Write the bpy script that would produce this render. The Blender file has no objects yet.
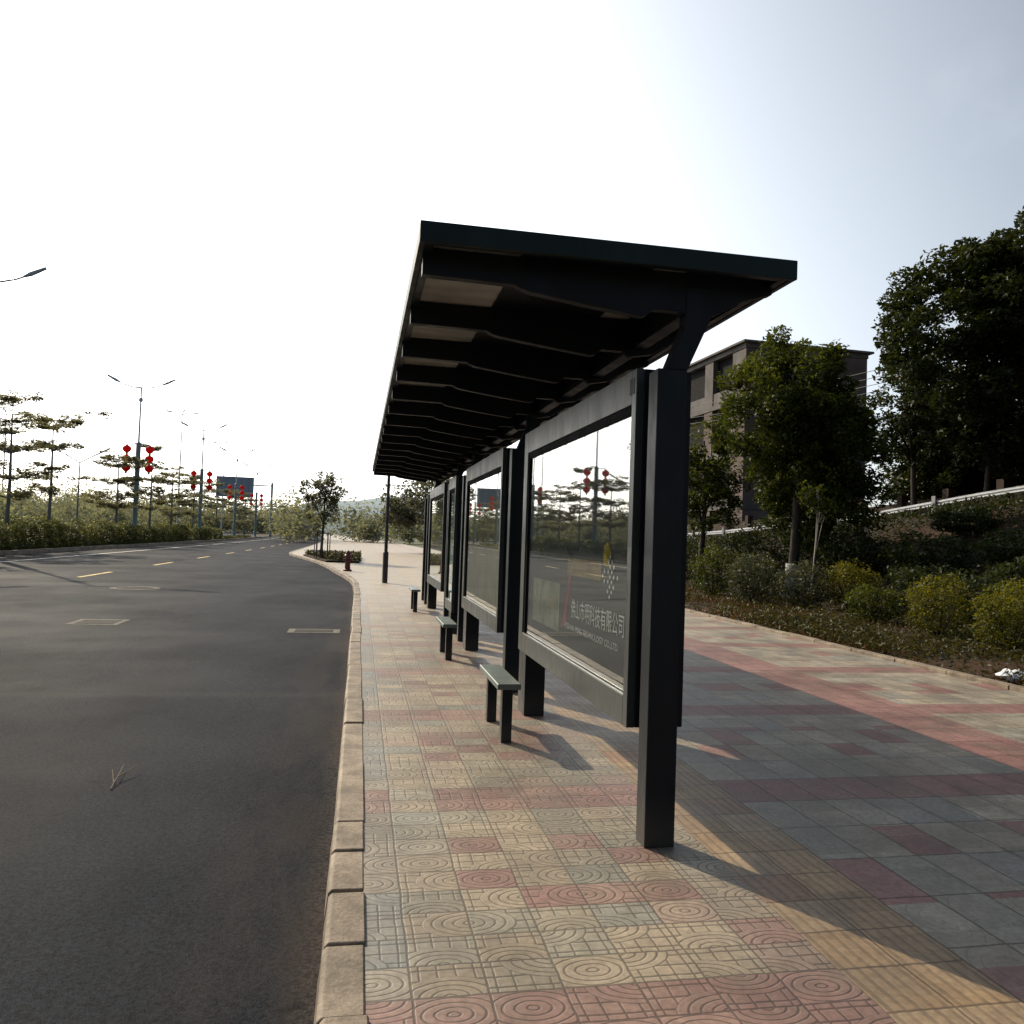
import bpy, bmesh, math, random
import numpy as np
from mathutils import Vector, Matrix

random.seed(7)
RNG = np.random.default_rng(11)
sc = bpy.context.scene
COL = sc.collection
R = math.radians

# ------------------------------------------------------------------ helpers
class MB:
    """collects shapes (world or local coordinates) and links them as ONE mesh object"""
    def __init__(s): s.v = []; s.f = []; s.m = []; s.cur = 0
    def add(s, vs, fs):
        o = len(s.v); s.v += [tuple(map(float, p)) for p in vs]
        for f in fs: s.f.append(tuple(i + o for i in f)); s.m.append(s.cur)
        return s
    def box(s, x0, x1, y0, y1, z0, z1):
        return s.add([(x0,y0,z0),(x1,y0,z0),(x1,y1,z0),(x0,y1,z0),(x0,y0,z1),(x1,y0,z1),(x1,y1,z1),(x0,y1,z1)],
                     [(0,3,2,1),(4,5,6,7),(0,1,5,4),(1,2,6,5),(2,3,7,6),(3,0,4,7)])
    def obox(s, c, u, hu, hv, z0, z1):
        """box with a rotated footprint: centre c, unit vector u, half sizes"""
        c = Vector((c[0], c[1])); u = Vector((u[0], u[1])).normalized(); w = Vector((-u.y, u.x))
        ps = [c - u*hu - w*hv, c + u*hu - w*hv, c + u*hu + w*hv, c - u*hu + w*hv]
        return s.prism([(p.x, p.y) for p in ps], z0, z1)
    def prism(s, poly, z0, z1):
        n = len(poly)
        vs = [(x, y, z0) for x, y in poly] + [(x, y, z1) for x, y in poly]
        fs = [tuple(reversed(range(n))), tuple(range(n, 2*n))] + [(i, (i+1) % n, n+(i+1) % n, n+i) for i in range(n)]
        return s.add(vs, fs)
    def prism_y(s, poly, y0, y1):
        """profile in x,z extruded along y"""
        n = len(poly)
        vs = [(x, y0, z) for x, z in poly] + [(x, y1, z) for x, z in poly]
        fs = [tuple(range(n)), tuple(reversed(range(n, 2*n)))] + [(i, n+i, n+(i+1) % n, (i+1) % n) for i in range(n)]
        return s.add(vs, fs)
    def tube(s, pts, rad, seg=10, cap=True):
        pts = [Vector(p) for p in pts]
        if not hasattr(rad, '__len__'): rad = [rad]*len(pts)
        vs = []; fs = []
        prev = None
        for i, p in enumerate(pts):
            t = (pts[min(i+1, len(pts)-1)] - pts[max(i-1, 0)]).normalized()
            if prev is None:
                a = Vector((1,0,0)) if abs(t.x) < .9 else Vector((0,1,0))
                n = t.cross(a).normalized()
            else:
                n = (prev - t*prev.dot(t)).normalized()
            prev = n; b = t.cross(n)
            for k in range(seg):
                an = 2*math.pi*k/seg
                vs.append(p + (n*math.cos(an) + b*math.sin(an))*rad[i])
        for i in range(len(pts)-1):
            for k in range(seg):
                a = i*seg+k; b_ = i*seg+(k+1) % seg
                fs.append((a, b_, b_+seg, a+seg))
        if cap:
            fs.append(tuple(reversed(range(seg)))); o = (len(pts)-1)*seg; fs.append(tuple(range(o, o+seg)))
        return s.add(vs, fs)
    def lathe(s, c, prof, seg=16):
        """prof: list of (r,z) from bottom to top about the vertical axis through c"""
        vs = []; fs = []
        for r, z in prof:
            for k in range(seg):
                a = 2*math.pi*k/seg; vs.append((c[0]+r*math.cos(a), c[1]+r*math.sin(a), c[2]+z))
        for i in range(len(prof)-1):
            for k in range(seg):
                a = i*seg+k; b = i*seg+(k+1) % seg; fs.append((a, b, b+seg, a+seg))
        fs.append(tuple(reversed(range(seg)))); o = (len(prof)-1)*seg; fs.append(tuple(range(o, o+seg)))
        return s.add(vs, fs)
    def build(s, name, mats, parent=None, bevel=0, smooth=False):
        off = worldloc(parent)
        me = bpy.data.meshes.new(name)
        me.from_pydata([(a-off[0], b-off[1], c-off[2]) for a, b, c in s.v], [], s.f)
        if not isinstance(mats, (list, tuple)): mats = [mats]
        for m in mats: me.materials.append(m)
        if len(mats) > 1: me.polygons.foreach_set('material_index', s.m)
        if smooth: me.polygons.foreach_set('use_smooth', [True]*len(s.f))
        me.validate(); me.update()
        return link(name, me, parent, bevel)

def worldloc(o):
    x = y = z = 0
    while o is not None:
        x += o.location.x; y += o.location.y; z += o.location.z; o = o.parent
    return (x, y, z)

def link(name, me, parent=None, bevel=0):
    o = bpy.data.objects.new(name, me); COL.objects.link(o); o.parent = parent
    if bevel:
        b = o.modifiers.new('bevel', 'BEVEL'); b.width = bevel; b.segments = 2; b.limit_method = 'ANGLE'; b.angle_limit = R(40)
        b.harden_normals = False
    return o

def tag(o, label=None, cat=None, group=None, kind=None):
    if label: o['label'] = label
    if cat: o['category'] = cat
    if group: o['group'] = group
    if kind: o['kind'] = kind
    return o

def thing(name, loc, label, cat, group=None):
    o = bpy.data.objects.new(name, None); COL.objects.link(o); o.location = loc
    o.empty_display_size = .3
    return tag(o, label, cat, group)

def copy_tree(o, parent=None):
    c = o.copy(); COL.objects.link(c); c.parent = parent
    for ch in list(o.children): copy_tree(ch, c)
    return c

# ------------------------------------------------------------------ node helpers
class NT:
    def __init__(s, name):
        s.mat = bpy.data.materials.new(name); s.mat.use_nodes = True
        s.t = s.mat.node_tree; s.n = s.t.nodes; s.n.clear()
        s.out = s.n.new('ShaderNodeOutputMaterial')
    def put(s, sock, v):
        if isinstance(v, bpy.types.NodeSocket): s.t.links.new(v, sock)
        elif v is not None:
            if hasattr(sock.default_value, '__len__') and not hasattr(v, '__len__'): v = [v]*len(sock.default_value)
            if hasattr(sock.default_value, '__len__') and len(sock.default_value) == 4 and len(v) == 3: v = (*v, 1)
            sock.default_value = v
    def m(s, op, a, b=None, c=None, clamp=False):
        n = s.n.new('ShaderNodeMath'); n.operation = op; n.use_clamp = clamp
        for i, v in enumerate((a, b, c)): s.put(n.inputs[i], v)
        return n.outputs[0]
    def mix(s, fac, a, b, blend='MIX'):
        n = s.n.new('ShaderNodeMix'); n.data_type = 'RGBA'; n.blend_type = blend
        s.put(n.inputs[0], fac); s.put(n.inputs[6], a); s.put(n.inputs[7], b)
        return n.outputs[2]
    def coord(s, kind='Object'):
        return s.n.new('ShaderNodeTexCoord').outputs[kind]
    def sep(s, v):
        n = s.n.new('ShaderNodeSeparateXYZ'); s.put(n.inputs[0], v); return n.outputs
    def comb(s, x, y, z=0):
        n = s.n.new('ShaderNodeCombineXYZ')
        for i, v in enumerate((x, y, z)): s.put(n.inputs[i], v)
        return n.outputs[0]
    def noise(s, vec, scale, detail=4, rough=.55, out=0, dist=0):
        n = s.n.new('ShaderNodeTexNoise'); s.put(n.inputs['Vector'], vec); n.inputs['Scale'].default_value = scale
        n.inputs['Detail'].default_value = detail; n.inputs['Roughness'].default_value = rough; n.inputs['Distortion'].default_value = dist
        return n.outputs[out]
    def white(s, vec, out=0):
        n = s.n.new('ShaderNodeTexWhiteNoise'); n.noise_dimensions = '3D'; s.put(n.inputs['Vector'], vec); return n.outputs[out]
    def ramp(s, fac, stops, interp='LINEAR'):
        n = s.n.new('ShaderNodeValToRGB'); s.put(n.inputs[0], fac); r = n.color_ramp; r.interpolation = interp
        while len(r.elements) < len(stops): r.elements.new(.5)
        for e, (p, c) in zip(r.elements, stops):
            e.position = p; e.color = (*c, 1) if hasattr(c, '__len__') else (c, c, c, 1)
        return n.outputs[0]
    def smooth(s, v, a, b, lo=0, hi=1):
        n = s.n.new('ShaderNodeMapRange'); n.interpolation_type = 'SMOOTHSTEP'
        s.put(n.inputs[0], v); n.inputs[1].default_value = a; n.inputs[2].default_value = b
        n.inputs[3].default_value = lo; n.inputs[4].default_value = hi
        return n.outputs[0]
    def scale(s, vec, sx, sy, sz):
        n = s.n.new('ShaderNodeVectorMath'); n.operation = 'MULTIPLY'; s.put(n.inputs[0], vec); n.inputs[1].default_value = (sx, sy, sz); return n.outputs[0]
    def bump(s, h, strength=.4, dist=.01):
        n = s.n.new('ShaderNodeBump'); s.put(n.inputs['Height'], h); n.inputs['Strength'].default_value = strength; n.inputs['Distance'].default_value = dist
        return n.outputs[0]
    def pbr(s, col, rough=.6, metal=0, spec=.5, normal=None, **kw):
        n = s.n.new('ShaderNodeBsdfPrincipled')
        s.put(n.inputs['Base Color'], col); s.put(n.inputs['Roughness'], rough); s.put(n.inputs['Metallic'], metal)
        s.put(n.inputs['Specular IOR Level'], spec)
        if normal is not None: s.t.links.new(normal, n.inputs['Normal'])
        for k, v in kw.items(): s.put(n.inputs[k], v)
        return n.outputs[0]
    def done(s, shader):
        s.t.links.new(shader, s.out.inputs[0]); return s.mat

def simple(name, col, rough=.6, metal=0, spec=.5, var=.15, scale=3., bump=0, bscale=40):
    t = NT(name); c = t.coord()
    n = t.noise(c, scale, 5)
    f = t.smooth(n, .25, .75, 1-var, 1+var)
    colr = t.mix(1, col, t.comb(f, f, f), 'MULTIPLY')
    rr = t.smooth(t.noise(c, scale*2.3, 3), .3, .7, max(.02, rough-.06), min(1, rough+.08))
    nrm = t.bump(t.noise(c, bscale, 3), bump, .01) if bump else None
    return t.done(t.pbr(colr, rr, metal, spec, nrm))

# ------------------------------------------------------------------ camera (28 mm, 1.55 m above the paving)
ROWS = [(0.9816, -0.1879, 0.0350), (-0.0404, -0.0253, 0.9989), (-0.1868, -0.9819, -0.0324)]
cam = bpy.data.cameras.new('camera'); cam.sensor_width = 36; cam.lens = 796/1024*36; cam.clip_end = 6000; cam.clip_start = .05
camo = bpy.data.objects.new('camera', cam); COL.objects.link(camo)
rm = Matrix(ROWS).transposed().to_quaternion().to_matrix().to_4x4()
camo.matrix_world = Matrix.Translation((0, 0, 1.55)) @ rm
sc.camera = camo

# ------------------------------------------------------------------ light and sky
SUN = Vector((-.87, 1.5, 1.0)).normalized()
sl = bpy.data.lights.new('sun', 'SUN'); sl.energy = 5.0; sl.angle = R(.5); sl.color = (1, .86, .64)
so = bpy.data.objects.new('sun', sl); COL.objects.link(so); so.rotation_euler = SUN.to_track_quat('Z', 'Y').to_euler(); so.location = SUN*60
w = bpy.data.worlds.new('World'); sc.world = w; w.use_nodes = True
wt = w.node_tree; wt.nodes.clear()
def wn(t): return wt.nodes.new(t)
def wmath(op, a, b=None, clamp=False):
    n = wn('ShaderNodeMath'); n.operation = op; n.use_clamp = clamp
    for i, v in enumerate((a, b)):
        if v is None: continue
        if isinstance(v, bpy.types.NodeSocket): wt.links.new(v, n.inputs[i])
        else: n.inputs[i].default_value = v
    return n.outputs[0]
sky = wn('ShaderNodeTexSky'); sky.sky_type = 'NISHITA'; sky.sun_disc = False
sky.sun_elevation = math.asin(SUN.z); sky.sun_rotation = math.atan2(SUN.x, SUN.y); sky.air_density = 1.0; sky.dust_density = 2.0; sky.ozone_density = 1.0
bg = wn('ShaderNodeBackground'); bg.inputs[1].default_value = .065; wt.links.new(sky.outputs[0], bg.inputs[0])
tc = wn('ShaderNodeTexCoord')
dp = wn('ShaderNodeVectorMath'); dp.operation = 'DOT_PRODUCT'; wt.links.new(tc.outputs['Generated'], dp.inputs[0]); dp.inputs[1].default_value = SUN
d01 = wmath('MAXIMUM', dp.outputs['Value'], 0)
sx = wn('ShaderNodeSeparateXYZ'); wt.links.new(tc.outputs['Generated'], sx.inputs[0])
g1 = wmath('MULTIPLY', wmath('POWER', d01, 4.0), 1.25)
# thin bright haze near the horizon, thicker towards the sun, and a few faint clouds
hz = wmath('POWER', wmath('SUBTRACT', 1.0, wmath('ABSOLUTE', sx.outputs[2]), True), 1.6)
hzs = wmath('MULTIPLY', wmath('MULTIPLY', hz, wmath('ADD', wmath('MULTIPLY', wmath('POWER', d01, 1.2), 2.1), .06)), 1.0)
cn = wn('ShaderNodeTexNoise'); cn.inputs['Scale'].default_value = 3.2; cn.inputs['Detail'].default_value = 6; cn.inputs['Roughness'].default_value = .6
wt.links.new(tc.outputs['Generated'], cn.inputs['Vector'])
cm = wn('ShaderNodeMapRange'); cm.interpolation_type = 'SMOOTHSTEP'; wt.links.new(cn.outputs[0], cm.inputs[0])
cm.inputs[1].default_value = .52; cm.inputs[2].default_value = .75; cm.inputs[3].default_value = 0; cm.inputs[4].default_value = .10
glow = wmath('ADD', wmath('ADD', g1, hzs), cm.outputs[0])
gb = wn('ShaderNodeBackground'); gb.inputs[0].default_value = (.93, .97, 1.0, 1); wt.links.new(glow, gb.inputs[1])
ad = wn('ShaderNodeAddShader'); wt.links.new(bg.outputs[0], ad.inputs[0]); wt.links.new(gb.outputs[0], ad.inputs[1])
wo = wn('ShaderNodeOutputWorld'); wt.links.new(ad.outputs[0], wo.inputs[0])
sc.view_settings.view_transform = 'Standard'; sc.view_settings.look = 'None'; sc.view_settings.exposure = 0; sc.view_settings.gamma = 1
sc.cycles.use_denoising = True
sc.cycles.max_bounces = 8; sc.cycles.transparent_max_bounces = 12
sc.cycles.sample_clamp_indirect = 6

# ------------------------------------------------------------------ materials
def paving_mat():
    t = NT('paving_tiles'); c = t.coord(); s = t.sep(c)
    wob = t.m('MULTIPLY', t.m('SUBTRACT', t.noise(c, 3.5, 4, .6), .5), .022)
    wob2 = t.m('MULTIPLY', t.m('SUBTRACT', t.noise(t.scale(c, 1.3, .8, 1), 4.1, 4, .6), .5), .022)
    X, Y = t.m('ADD', s[0], wob), t.m('ADD', s[1], wob2)
    TW, TL = .262, .2
    # --- left zone: patterned small tiles
    u = t.m('DIVIDE', t.m('SUBTRACT', X, .235), TW); v = t.m('DIVIDE', t.m('SUBTRACT', Y, .11), TL)
    ci, ri = t.m('FLOOR', u), t.m('FLOOR', v)
    fu, fv = t.m('FRACT', u), t.m('FRACT', v)
    rnd = t.white(t.comb(ci, ri, 3.1)); rnd2 = t.white(t.comb(ci, ri, 9.7))
    base = t.ramp(rnd, [(0, (.49,.395,.285)), (.3, (.52,.425,.305)), (.52, (.45,.385,.285)), (.70, (.41,.37,.285)), (.84, (.36,.345,.29)), (.90, (.48,.355,.275)), (.96, (.42,.26,.21))], 'CONSTANT')
    edgecol = t.ramp(rnd, [(0, (.36,.35,.31)), (.4, (.31,.32,.295)), (.7, (.43,.37,.29))], 'CONSTANT')
    base = t.mix(t.m('LESS_THAN', X, .235), base, edgecol)
    red = t.mix(rnd2, (.41,.245,.205), (.38,.215,.18))
    per = 11
    rm_ = t.m('MODULO', t.m('ADD', ri, 200*per - 22), per)          # row inside the repeat: rows 0,1 are the red band
    band = t.m('LESS_THAN', rm_, 2)
    fade = t.m('LESS_THAN', t.white(t.comb(ci, t.m('FLOOR', t.m('DIVIDE', ri, 5)), 5)), .93)
    band = t.m('MULTIPLY', band, fade)
    # red chequer patch half-way between the bands
    inr = t.m('MULTIPLY', t.m('GREATER_THAN', rm_, 4.5), t.m('LESS_THAN', rm_, 8.5))
    cm_ = t.m('MODULO', t.m('ADD', ci, 60), 6)
    inc = t.m('MULTIPLY', t.m('GREATER_THAN', cm_, .5), t.m('LESS_THAN', cm_, 4.5))
    chk = t.m('MULTIPLY', t.m('LESS_THAN', t.m('MODULO', t.m('ADD', t.m('ADD', ci, ri), 100), 2), .5), t.m('MULTIPLY', inr, inc))
    chk = t.m('MULTIPLY', chk, t.m('LESS_THAN', t.white(t.comb(ci, ri, 1.7)), .72))
    isred = t.m('MAXIMUM', band, chk)
    colA = t.mix(isred, base, red)
    # relief: oval rings in the middle, a fine grid in the corners
    rnd3 = t.white(t.comb(ci, ri, 21.5))
    pu = t.m('SUBTRACT', fu, t.m('MULTIPLY', t.m('ROUND', t.m('MULTIPLY', rnd2, 2)), .5))
    pv = t.m('SUBTRACT', fv, t.m('MULTIPLY', t.m('ROUND', t.m('MULTIPLY', rnd3, 2)), .5))
    e = t.m('SQRT', t.m('ADD', t.m('MULTIPLY', pu, t.m('MULTIPLY', pu, 1.5)), t.m('MULTIPLY', pv, t.m('MULTIPLY', pv, 2.2))))
    ring = t.smooth(t.m('ABSOLUTE', t.m('SUBTRACT', t.m('FRACT', t.m('MULTIPLY', e, 5.0)), .5)), .0, .22)
    gu = t.m('ABSOLUTE', t.m('SUBTRACT', t.m('FRACT', t.m('MULTIPLY', fu, 4)), .5)); gv = t.m('ABSOLUTE', t.m('SUBTRACT', t.m('FRACT', t.m('MULTIPLY', fv, 3)), .5))
    grid = t.m('MULTIPLY', t.smooth(gu, 0, .12), t.smooth(gv, 0, .14))
    pat = t.m('ADD', t.m('MULTIPLY', ring, t.m('LESS_THAN', e, .9)), t.m('MULTIPLY', grid, t.m('GREATER_THAN', e, .9)))
    du = t.m('MINIMUM', fu, t.m('SUBTRACT', 1, fu)); dv = t.m('MINIMUM', fv, t.m('SUBTRACT', 1, fv))
    joint = t.m('MULTIPLY', t.smooth(du, .008, .03), t.smooth(dv, .01, .04))
    hA = t.m('MULTIPLY', pat, joint)
    # --- tactile strip: ochre bars along the walking line
    tv = t.m('DIVIDE', Y, .27); tu = t.m('DIVIDE', t.m('SUBTRACT', X, 1.80), .265)
    bar = t.smooth(t.m('ABSOLUTE', t.m('SUBTRACT', t.m('FRACT', t.m('MULTIPLY', tu, 5)), .5)), .1, .3)
    tj = t.m('MULTIPLY', t.smooth(t.m('ABSOLUTE', t.m('SUBTRACT', t.m('FRACT', tv), .5)), .5, .46), t.smooth(t.m('ABSOLUTE', t.m('SUBTRACT', t.m('FRACT', tu), .5)), .5, .46))
    rt = t.white(t.comb(t.m('FLOOR', tu), t.m('FLOOR', tv), 2))
    colB = t.ramp(rt, [(0, (.55,.37,.20)), (.4, (.50,.34,.19)), (.7, (.56,.40,.24)), (.9, (.50,.29,.17))], 'CONSTANT')
    hB = t.m('MULTIPLY', t.m('ADD', .45, t.m('MULTIPLY', bar, .55)), tj)
    # --- right zone: longer slabs
    cu = t.m('DIVIDE', t.m('SUBTRACT', X, 2.33), .27)
    cci = t.m('FLOOR', cu)
    cv = t.m('ADD', t.m('DIVIDE', t.m('SUBTRACT', Y, .21), .43), t.m('MULTIPLY', t.m('MODULO', cci, 2), .0))
    cri = t.m('FLOOR', cv)
    rc = t.white(t.comb(cci, cri, 4.4)); rc2 = t.white(t.comb(cci, cri, 7.4))
    colC = t.ramp(rc, [(0, (.47,.415,.325)), (.25, (.50,.43,.325)), (.5, (.44,.40,.325)), (.7, (.48,.41,.31)), (.9, (.40,.375,.32))], 'CONSTANT')
    cm2 = t.m('MODULO', t.m('ADD', cri, 590), 5.4)
    yb = t.m('MODULO', t.m('ADD', t.m('SUBTRACT', Y, 4.51), 230), 2.3)
    bandC = t.m('LESS_THAN', yb, .43)
    long_ = t.m('MULTIPLY', t.m('GREATER_THAN', X, 4.76), t.m('LESS_THAN', X, 5.46))
    mid = t.m('MULTIPLY', t.m('MULTIPLY', t.m('GREATER_THAN', yb, .95), t.m('LESS_THAN', yb, 1.85)), t.m('LESS_THAN', rc2, .28))
    redC = t.m('MAXIMUM', t.m('MAXIMUM', bandC, long_), mid)
    colC = t.mix(redC, colC, t.mix(rc2, (.40,.205,.18), (.36,.18,.16)))
    cfu, cfv = t.m('FRACT', cu), t.m('FRACT', cv)
    cj = t.m('MULTIPLY', t.smooth(t.m('MINIMUM', cfu, t.m('SUBTRACT', 1, cfu)), .006, .035), t.smooth(t.m('MINIMUM', cfv, t.m('SUBTRACT', 1, cfv)), .004, .022))
    ec = t.m('SQRT', t.m('ADD', t.m('POWER', t.m('SUBTRACT', cfu, .5), 2), t.m('MULTIPLY', t.m('POWER', t.m('SUBTRACT', cfv, .5), 2), 1.0)))
    ringC = t.smooth(t.m('ABSOLUTE', t.m('SUBTRACT', t.m('FRACT', t.m('MULTIPLY', ec, 7.0)), .5)), .0, .2)
    hC = t.m('MULTIPLY', t.m('ADD', .6, t.m('MULTIPLY', ringC, .4)), cj)
    # --- zones
    zB = t.m('GREATER_THAN', X, 1.80); zC = t.m('GREATER_THAN', X, 2.33)
    col = t.mix(zC, t.mix(zB, colA, colB), colC)
    tv_ = t.smooth(t.white(t.comb(t.m('FLOOR', u), t.m('FLOOR', v), 12.3)), 0, 1, .84, 1.12); col = t.mix(1, col, t.comb(tv_, tv_, tv_), 'MULTIPLY')
    dust_ = t.m('MULTIPLY', t.smooth(t.noise(c, 2.1, 6, .68), .38, .66), .34); col = t.mix(dust_, col, (.42,.335,.25))
    h = t.m('ADD', t.m('MULTIPLY', hA, t.m('SUBTRACT', 1, zB)), t.m('ADD', t.m('MULTIPLY', hB, t.m('SUBTRACT', zB, zC)), t.m('MULTIPLY', hC, zC)))
    dark = t.smooth(h, 0, .85, .44, 1.06)
    col = t.mix(1, col, t.comb(dark, dark, dark), 'MULTIPLY')
    n1 = t.noise(c, 1.3, 6, .62); n2 = t.noise(c, 38, 3)
    g = t.m('MULTIPLY', t.m('MULTIPLY', t.smooth(n1, .3, .7, .74, 1.16), t.smooth(t.noise(c, 9, 5, .7), .3, .7, .85, 1.12)), t.smooth(n2, .2, .8, .80, 1.16))
    col = t.mix(1, col, t.comb(t.m('MULTIPLY', g, .60), t.m('MULTIPLY', g, .60), t.m('MULTIPLY', g, .595)), 'MULTIPLY')
    dirt = t.m('MULTIPLY', t.smooth(t.noise(c, .9, 7, .7), .52, .70), .62)
    col = t.mix(dirt, col, (.13,.108,.083))
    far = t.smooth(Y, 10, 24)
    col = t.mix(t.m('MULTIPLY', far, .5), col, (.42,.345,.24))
    nrm = t.bump(t.m('ADD', h, t.m('MULTIPLY', n2, .35)), .30, .005)
    return t.done(t.pbr(col, t.smooth(n1, .3, .7, .50, .68), 0, .45, nrm))

def asphalt_mat():
    t = NT('asphalt'); c = t.coord(); s = t.sep(c); X, Y = s[0], s[1]
    n1 = t.noise(c, .35, 6, .6); n2 = t.noise(t.scale(c, 1.2, .35, 1), 1.6, 7, .7); n3 = t.noise(c, 48, 3, .8); n4 = t.noise(c, 150, 2, .7)
    v = t.m('MULTIPLY', t.m('MULTIPLY', t.smooth(n1, .25, .75, .90, 1.10), t.smooth(n2, .3, .7, .86, 1.16)), t.smooth(t.m('ADD', t.m('MULTIPLY', n3, .5), t.m('MULTIPLY', n4, .5)), .34, .66, .15, 1.95))
    col = t.mix(1, (.0175,.0205,.0265), t.comb(v, v, v), 'MULTIPLY')
    ag = t.smooth(t.noise(c, 260, 1, .5), .66, .74)          # pale aggregate grains
    col = t.mix(t.m('MULTIPLY', ag, .35), col, (.11,.105,.10))
    dust = t.m('MULTIPLY', t.smooth(X, -1.0, -.08), t.smooth(n2, .34, .60))
    col = t.mix(t.m('MULTIPLY', dust, .55), col, (.050,.038,.031))
    gut = t.m('MULTIPLY', t.smooth(X, -.22, -.07), t.smooth(n3, .40, .62)); col = t.mix(t.m('MULTIPLY', gut, .5), col, (.10,.078,.06))
    sc_ = t.m('MULTIPLY', t.smooth(t.noise(t.scale(c, .5, 1.6, 1), .9, 8, .78), .60, .74), .20)
    col = t.mix(sc_, col, (.060,.060,.060))
    st = t.m('MULTIPLY', t.smooth(t.noise(c, 2.3, 3, .6), .67, .70), .45)
    col = t.mix(st, col, (.009,.009,.010))
    # polished wheel tracks and a few thin cracks
    trk = t.m('ADD', t.smooth(t.m('ABSOLUTE', t.m('ADD', X, 2.1)), .45, .05), t.smooth(t.m('ABSOLUTE', t.m('ADD', X, 3.9)), .45, .05))
    col = t.mix(t.m('MULTIPLY', trk, .22), col, (.010,.0105,.012))
    vo = t.n.new('ShaderNodeTexVoronoi'); vo.feature = 'DISTANCE_TO_EDGE'; vo.inputs['Scale'].default_value = .42
    wv = t.n.new('ShaderNodeVectorMath'); wv.operation = 'ADD'; t.put(wv.inputs[0], c); t.put(wv.inputs[1], t.comb(t.m('MULTIPLY', n2, .9), t.m('MULTIPLY', t.noise(c, 3, 5, .7), .7), 0)); t.t.links.new(wv.outputs[0], vo.inputs['Vector'])
    ck = t.m('MULTIPLY', t.smooth(vo.outputs['Distance'], .006, .001), t.smooth(n1, .50, .60)); col = t.mix(t.m('MULTIPLY', ck, .8), col, (.004,.004,.004))
    sm = t.m('MULTIPLY', t.smooth(t.m('ABSOLUTE', t.m('SUBTRACT', Y, t.m('ADD', 8.2, t.m('MULTIPLY', n1, .5)))), .22, .0), .16)
    col = t.mix(sm, col, (.07,.07,.06))
    nrm = t.bump(t.m('ADD', n3, n4), .45, .008)
    return t.done(t.pbr(col, t.smooth(n1, .3, .7, .62, .76), 0, .3, nrm, IOR=1.10))

def kerb_mat():
    t = NT('kerb_stone'); c = t.coord(); s = t.sep(c)
    n = t.noise(c, 4, 6, .65); n2 = t.noise(c, 60, 3)
    st = t.white(t.comb(t.m('FLOOR', t.m('DIVIDE', s[1], .7)), 0, 0))
    col = t.mix(t.smooth(n, .3, .7), (.15,.118,.088), (.34,.275,.205))
    f = t.m('MULTIPLY', t.smooth(st, 0, 1, .82, 1.12), t.smooth(n2, .25, .75, .8, 1.15))
    col = t.mix(1, col, t.comb(f, f, f), 'MULTIPLY')
    return t.done(t.pbr(col, .75, 0, .3, t.bump(t.m('ADD', n, t.m('MULTIPLY', n2, .5)), .5, .01)))

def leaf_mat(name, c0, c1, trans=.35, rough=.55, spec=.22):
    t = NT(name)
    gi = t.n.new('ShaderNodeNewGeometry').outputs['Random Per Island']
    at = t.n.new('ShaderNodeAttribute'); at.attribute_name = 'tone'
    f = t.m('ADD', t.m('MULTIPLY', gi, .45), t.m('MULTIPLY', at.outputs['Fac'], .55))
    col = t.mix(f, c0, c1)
    p = t.pbr(col, rough, 0, spec)
    tr = t.n.new('ShaderNodeBsdfTranslucent'); t.put(tr.inputs[0], t.mix(1, col, (1.5, 1.35, .55), 'MULTIPLY'))
    mx = t.n.new('ShaderNodeMixShader'); mx.inputs[0].default_value = trans
    t.t.links.new(p, mx.inputs[1]); t.t.links.new(tr.outputs[0], mx.inputs[2])
    return t.done(mx.outputs[0])

def bark_mat(name, c0, c1):
    t = NT(name); c = t.coord(); n = t.noise(t.scale(c, 6, 6, 1.2), 3, 5, .65)
    return t.done(t.pbr(t.mix(t.smooth(n, .3, .7), c0, c1), .85, 0, .2, t.bump(n, .6, .03)))

def soil_mat(name, c0, c1, c2):
    t = NT(name); c = t.coord(); n = t.noise(c, .55, 6, .65); n2 = t.noise(c, 6, 5, .7)
    col = t.mix(t.smooth(n, .35, .65), c0, c1); col = t.mix(t.m('MULTIPLY', t.smooth(n2, .45, .7), .7), col, c2)
    return t.done(t.pbr(col, .95, 0, .15, t.bump(n2, .8, .06)))

def brick_mat():
    t = NT('brick'); c = t.coord(); s = t.sep(c)
    b = t.n.new('ShaderNodeTexBrick'); t.put(b.inputs['Vector'], t.comb(t.m('ADD', s[0], s[1]), s[2], 0))
    b.inputs['Scale'].default_value = 4.5; b.inputs['Mortar Size'].default_value = .02
    b.inputs['Color1'].default_value = (.16,.108,.092,1); b.inputs['Color2'].default_value = (.115,.088,.08,1); b.inputs['Mortar'].default_value = (.16,.145,.13,1)
    n = t.noise(c, .5, 5); f = t.smooth(n, .3, .7, .75, 1.15)
    return t.done(t.pbr(t.mix(1, b.outputs[0], t.comb(f, f, f), 'MULTIPLY'), .9, 0, .2))

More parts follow.
